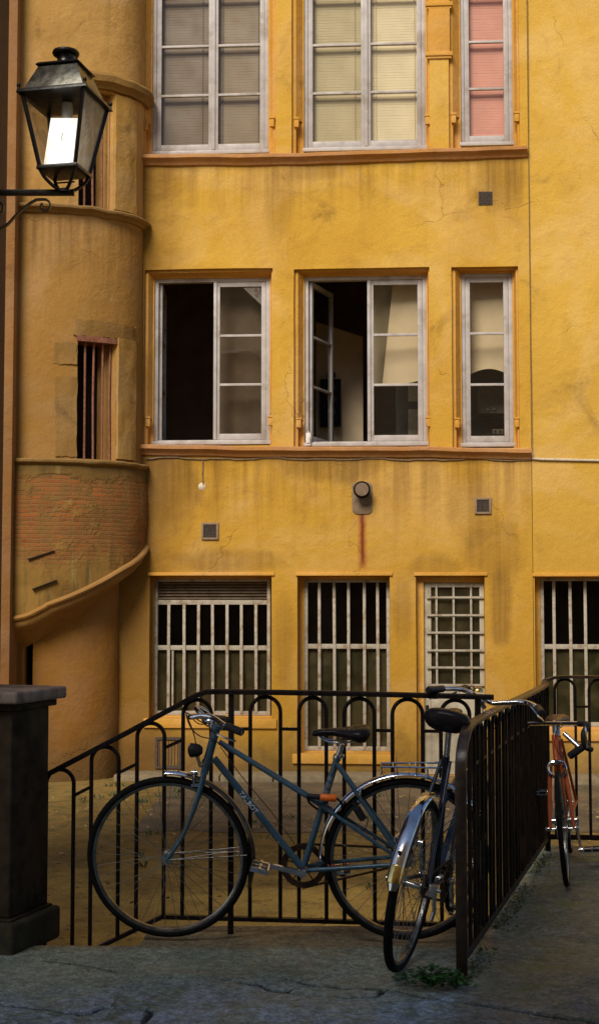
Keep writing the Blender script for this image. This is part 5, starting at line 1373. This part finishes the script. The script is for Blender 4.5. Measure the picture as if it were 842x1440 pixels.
for i in range(9):
    if i in (3,): continue
    p = bp(462+i*4.4, 1217.2-i*.45, yS); mb.bar(p+V((0,.0,-.0045)), p+V((-.002 if i%2 else .003,.0,.0045)), .005, .0012, (0,1,0))
mb.build('stay_decal', simple('red_decal',(.50,.16,.10),.5,0,.2,80,0), B['root'], M, smooth=0)
mb = MB(); u = (STp-BBk).normalized()
for f in (.62,.68,.74,.80): p = BBk+(STp-BBk)*f; mb.tube([p-u*.009, p+u*.009], .0153, 12)
mb.build('tube_band', simple('grey_tape',(.12,.14,.16),.5,0,.2,60,.1), B['root'], M)
mb = MB(); p = BBk+(STp-BBk)*.555; mb.tube([p-u*.006, p+u*.006], .0156, 12); mb.build('tube_band', M_lockred, B['root'], M)
# the lock slung on the seat tube
lkp = bp(461.5,1122,.045); lk = thing('bike_lock', 'orange and black cylinder lock clipped to the seat tube of the blue bicycle', 'lock', B['M'] @ lkp)
def onb(mb, name, mat, par, **k): return mb.build(name, mat, par, B['M'], **k)
a, b = bp(450,1121,.045), bp(473,1122.5,.045); d_ = (b-a).normalized(); mb = MB(); mb.tube([a, a+d_*.003, b-d_*.003, b],[.013,.0155,.0155,.013],14); onb(mb,'lock_body',M_lockred,lk)
a2 = bp(432,1119,.045); mb = MB(); mb.tube([a2, a2+d_*.004, a],[.009,.011,.012],12); onb(mb,'lock_barrel',M_rubber,lk)
mb = MB(); mb.tube(smooth_path([b, bp(480,1130,.04), bp(478,1142,-.02), bp(455,1142,-.03), bp(436,1130,.02), a2],6), .005, 7); onb(mb,'lock_cable',M_rubber,lk)

# ---- dark town bicycle seen from behind, leaning on the near end of the right railing
c2 = on_ground(561,1362); c2.z = -.005
B = bike('bicycle', 'dark bicycle seen from behind with chrome mudguard leaning on the right railing', c2, rad(90-19), rad(9.8)); M = B['M']; BI = M.inverted()
r_w = .345; H0 = V((0,0,r_w)); WB = 1.03; H1 = V((WB,0,r_w)); BBk = V((.44,0,.285)); wheel(B, H0, r_w, .075, tw=.0185); wheel(B, H1, r_w, .06, tw=.0185)
STp = V((.245,0,.84)); HTp = V((.79,0,.90)); HBp = V((.855,0,.70)); ax = (HTp-HBp).normalized(); CRp = V((.868,0,.67))
fr_l = [([HTp,HBp],.018), ([V((.85,0,.715)),BBk],.0155), ([BBk,STp],.0145), ([V((.82,0,.79)), V((.30,0,.62))],.013)]
for s in (-1,1):
    fr_l.append(([STp+V((0,s*.018,-.02)), H0+V((.01,s*.06,.008))],.008)); fr_l.append(([BBk+V((0,s*.025,0)), V((.3,s*.05,.31)), H0+V((.01,s*.062,0))],.0095))
tubes(B,'frame',fr_l,M_navy)
fk = [([HBp,CRp],.017)]
for s in (-1,1): fk.append((smooth_path([CRp+V((0,s*.03,0)), V((.90,s*.05,.55)), V((.95,s*.05,.42)), H1+V((0,s*.05,0))],4),.011))
tubes(B,'fork',fk,M_navy)
mg = guard(B, H0, .36, 62, 172, M_chrome, w=.058)
# yellow wall reflection painted onto the chrome guard's tail, and its little bolt
m = MB(); m.lathe([(0,-.002),(.008,-.002),(.008,.004),(0,.006)], (0,0,0),'X',10)
a = rad(150); loc = Matrix.Translation(H0+V((.3765*math.cos(a),0,.3765*math.sin(a)))) @ Matrix.Rotation(-a,4,'Y'); m.build('guard_bolt', M_rubber, mg, M @ loc)
m = guard(B, H0, .3612, 157, 168, simple('yellow_reflection_guard',(.70,.52,.20),.22,1,.25,30,.2,dirt=(.8,.78,.7)), 'guard_tail', w=.059); m.parent = mg
guard(B, H1, .36, 60, 200, M_chrome, w=.055)
sty = []
for s in (-1,1): sty.append(([H0+V((0,s*.066,0)), H0+V((.36*math.cos(rad(164)),s*.031,.36*math.sin(rad(164))))],.0024))
tubes(B,'mudguard_stay',sty,M_rim)
chainset(B, BBk, .09, -.048, H0, .035)
e = crank(B, BBk, .062, rad(118), .17); pedal(B, e+V((0,.06,0)), .1)
e = crank(B, BBk, -.066, rad(-62), .17); pedal(B, e+V((0,-.06,0)), .1, refl=True)
sp_ = V((.20,0,.975)); tubes(B,'seat_post',[([BBk+(STp-BBk)*.9, sp_],.0128)],M_alu)
saddle(B, V((.35,0,1.035)), V((.09,0,1.045)), wid=.10, h=.085)
SM = HTp+ax*.15; tubes(B,'stem',[([HTp,SM],.011),([SM,SM+V((.06,-.02,-.035))],.013)],M_chrome); bc = SM+V((.06,-.055,-.012))
def bars2(s): return smooth_path([bc, bc+V((0,s*.08,.02)), bc+V((-.01,s*.15,.035)), bc+V((-.08,s*.215,.03)), bc+V((-.20,s*.25,.025))],6)
tubes(B,'handlebar',[(bars2(1),.0112),(bars2(-1),.0112)],M_chrome)
for s in (1,-1):
    g0 = bc+V((-.085,s*.218,.03)); g1 = bc+V((-.215,s*.256,.024)); mb = MB(); mb.tube([g0,g0+(g1-g0)*.03,g1*.97+g0*.03,g1],[.014,.0165,.0165,.012],12); mb.build('grip',M_rubber,B['root'],M)
    mb = MB(); mb.tube(smooth_path([bc+V((.0,s*.17,.02)), bc+V((-.03,s*.215,-.01)), bc+V((-.13,s*.26,-.02))],4),.0045,6); mb.build('brake_lever',M_chrome,B['root'],M)
mb = MB(); bl = bc+V((-.02,.07,.05)); mb.lathe([(0,.014),(.014,.012),(.024,.003),(.026,-.008),(0,-.008)], bl,'Z',18); mb.build('bell',M_brass,B['root'],M)
mb = MB(); mb.tube(smooth_path([bc+V((0,.16,.02)), bc+V((.06,.14,.05)), bc+V((.07,.05,-.05)), CRp+V((.03,.02,.02))],6),.0026,6); mb.tube(smooth_path([bc+V((0,-.16,.02)), bc+V((.06,-.12,.03)), bc+V((.02,-.02,-.12)), V((.6,.018,.62))],6),.0026,6); mb.build('brake_cable',M_rubber,B['root'],M)
mb = MB(); ra = rad(176); c_ = H0+V((.372*math.cos(ra),0,.372*math.sin(ra))); mb.lathe([(0,-.012),(.02,-.012),(.022,0),(.0,.002)],c_,'X',14); 
mb = MB(); mb.box(-.01,.012,-.10,-.066,r_w-.03,r_w+.02); mb.tube([(0,-.09,r_w-.01),(.03,-.095,r_w-.09),(.02,-.09,r_w-.13)],.009,7); mb.build('derailleur',M_alu,B['root'],M,bevel=.004)
mb = MB(); mb.lathe([(0,-.115),(.007,-.115),(.010,-.085),(.006,-.08),(.006,.09),(.012,.095),(.012,.112),(0,.114)],H0,'Y',12); mb.build('axle',M_chrome,B['root'],M)

# ---- small orange bicycle leaning on the far side of the right railing
c3 = on_ground(797,1246); r3 = .292
B = bike('bicycle', 'orange drop bar bicycle standing beyond the right railing with a silver brake', c3, rad(-90-12.3), rad(4.5)); M = B['M']
# it faces the camera: the contact point is its front wheel
def sh(p): return V(p)
H1 = V((0,0,r3)); H0 = V((-.93,0,r3)); BBk = V((-.52,0,.25)); wheel(B,H1,r3,.055,tw=.0135); wheel(B,H0,r3,.07,tw=.0135)
CRp = V((-.10,0,.615)); HBp = V((-.115,0,.645)); HTp = V((-.155,0,.755)); ax = (HTp-HBp).normalized(); STp = V((-.66,0,.70))
fr_l = [([HTp,HBp],.0175),([HBp+ax*.02,BBk],.0155),([BBk,STp],.0145),([HTp-ax*.02,STp-V((0,0,.02))],.0135)]
for s in (-1,1):
    fr_l.append(([STp+V((0,s*.016,-.02)), H0+V((.0,s*.06,.0))],.008)); fr_l.append(([BBk+V((0,s*.022,0)), H0+V((0,s*.06,0))],.0095))
tubes(B,'frame',fr_l,M_orange)
fk = [([HBp,CRp],.017),([CRp+V((0,-.034,0)),CRp+V((0,.034,0))],.013)]
for s in (-1,1): fk.append((smooth_path([CRp+V((0,s*.034,0)), V((-.06,s*.048,.48)), V((-.03,s*.056,.38)), H1+V((0,s*.06,0))],4),[.0125-.004*i/12 for i in range(13)]))
tubes(B,'fork',fk,M_orange)
mb = MB(); c = V((-.062,0,.615))
for s in (-1,1): mb.tube(smooth_path([c+V((0,0,.012)), c+V((0,s*.034,.006)), c+V((.004,s*.045,-.03)), c+V((.004,s*.026,-.058))],4),.0075,7); mb.box(c.x-.02,c.x+.016,s*.022-.006,s*.022+.006,c.z-.07,c.z-.055)
mb.lathe([(0,-.012),(.013,-.012),(.013,.022),(0,.022)],c+V((0,0,.012)),'X',12); mb.build('brake',M_chrome,B['root'],M)
mb = MB(); mb.lathe([(0,-.085),(.006,-.085),(.011,-.078),(.011,-.066),(.005,-.064),(.005,.064),(.011,.066),(.011,.078),(.006,.088),(0,.088)],H1,'Y',12); mb.tube([H1+V((0,.08,0)),H1+V((.01,.085,.05))],.005,6); mb.build('axle',M_chrome,B['root'],M)
SM = HTp+ax*.07; bc = SM+V((.07,0,.0)); tubes(B,'stem',[([HTp,SM],.011),([SM,bc],.013)],M_alu)
# bars swung round so that one end points along the railing
ST3 = Matrix.Translation(bc) @ Matrix.Rotation(rad(-28),4,'Z') @ Matrix.Translation(-bc)
def b3(L): return [ST3 @ V(p) for p in L]
left = b3([bc, bc+V((.0,.10,.0)), bc+V((.01,.19,-.002)), bc+V((.05,.225,-.008)), bc+V((.10,.228,-.045)), bc+V((.095,.228,-.105)), bc+V((.04,.228,-.13))])
right = b3([bc, bc+V((.0,-.11,.0)), bc+V((.01,-.21,.0)), bc+V((.03,-.245,-.01)), bc+V((.08,-.25,-.05)), bc+V((.07,-.25,-.11)), bc+V((.0,-.25,-.135))])
L5, R5 = smooth_path(left,6), smooth_path(right,6)
tubes(B,'handlebar',[(L5[:13],.0115),(R5[:13],.0115)],M_chrome)
for P_ in (L5, R5): mb = MB(); mb.tube(P_[9:],.0155,10); mb.build('bar_tape',M_rubber,B['root'],M)
for P_, s in ((L5,1),(R5,-1)):
    q = P_[21]; mb = MB(); mb.tube(smooth_path([q, q+V((.035,0,.012)), q+V((.05,0,-.03)), q+V((.03,0,-.09))],4),.0055,7); mb.build('brake_lever',M_alu,B['root'],M)
saddle(B, V((-.56,0,.80)), V((-.81,0,.81)), wid=.07, mat=simple('brown_saddle',(.13,.065,.03),.4,0,.25,30,.15)); tubes(B,'seat_post',[([STp-V((-.005,0,.05)),V((-.70,0,.765))],.0128)],M_alu)
chainset(B,BBk,.085,-.042,H0,.033); e = crank(B,BBk,.06,rad(-80),.16); pedal(B,e+V((0,.06,0)),0); e = crank(B,BBk,-.06,rad(100),.16); pedal(B,e+V((0,-.06,0)),0)
mb = MB(); mb.tube(smooth_path([bc+V((.01,.05,0)), bc+V((.09,.03,.0)), bc+V((.06,0,-.10)), c+V((.0,.03,.03))],5),.0026,6); mb.build('brake_cable',M_rubber,B['root'],M)
# pump and lock strapped below the bars
pm = thing('frame_lock', 'black and silver shackle lock hanging under the handlebar of the orange bicycle','lock', M @ (HTp+V((.0,.07,-.03))))
a = HTp+V((.03,.05,.01)); b = a+V((.04,.07,-.07)); mb = MB(); mb.tube([a,b],.0125,10); mb.build('shackle',M_alu,pm,M)
mb = MB(); d0 = b+V((-.02,-.055,-.05)); d1 = b+V((.0,.055,.02)); mb.tube([d0,d0+(d1-d0)*.05,d1*.95+d0*.05,d1],[.016,.02,.02,.016],12); mb.build('lock_body',M_rubber,pm,M)
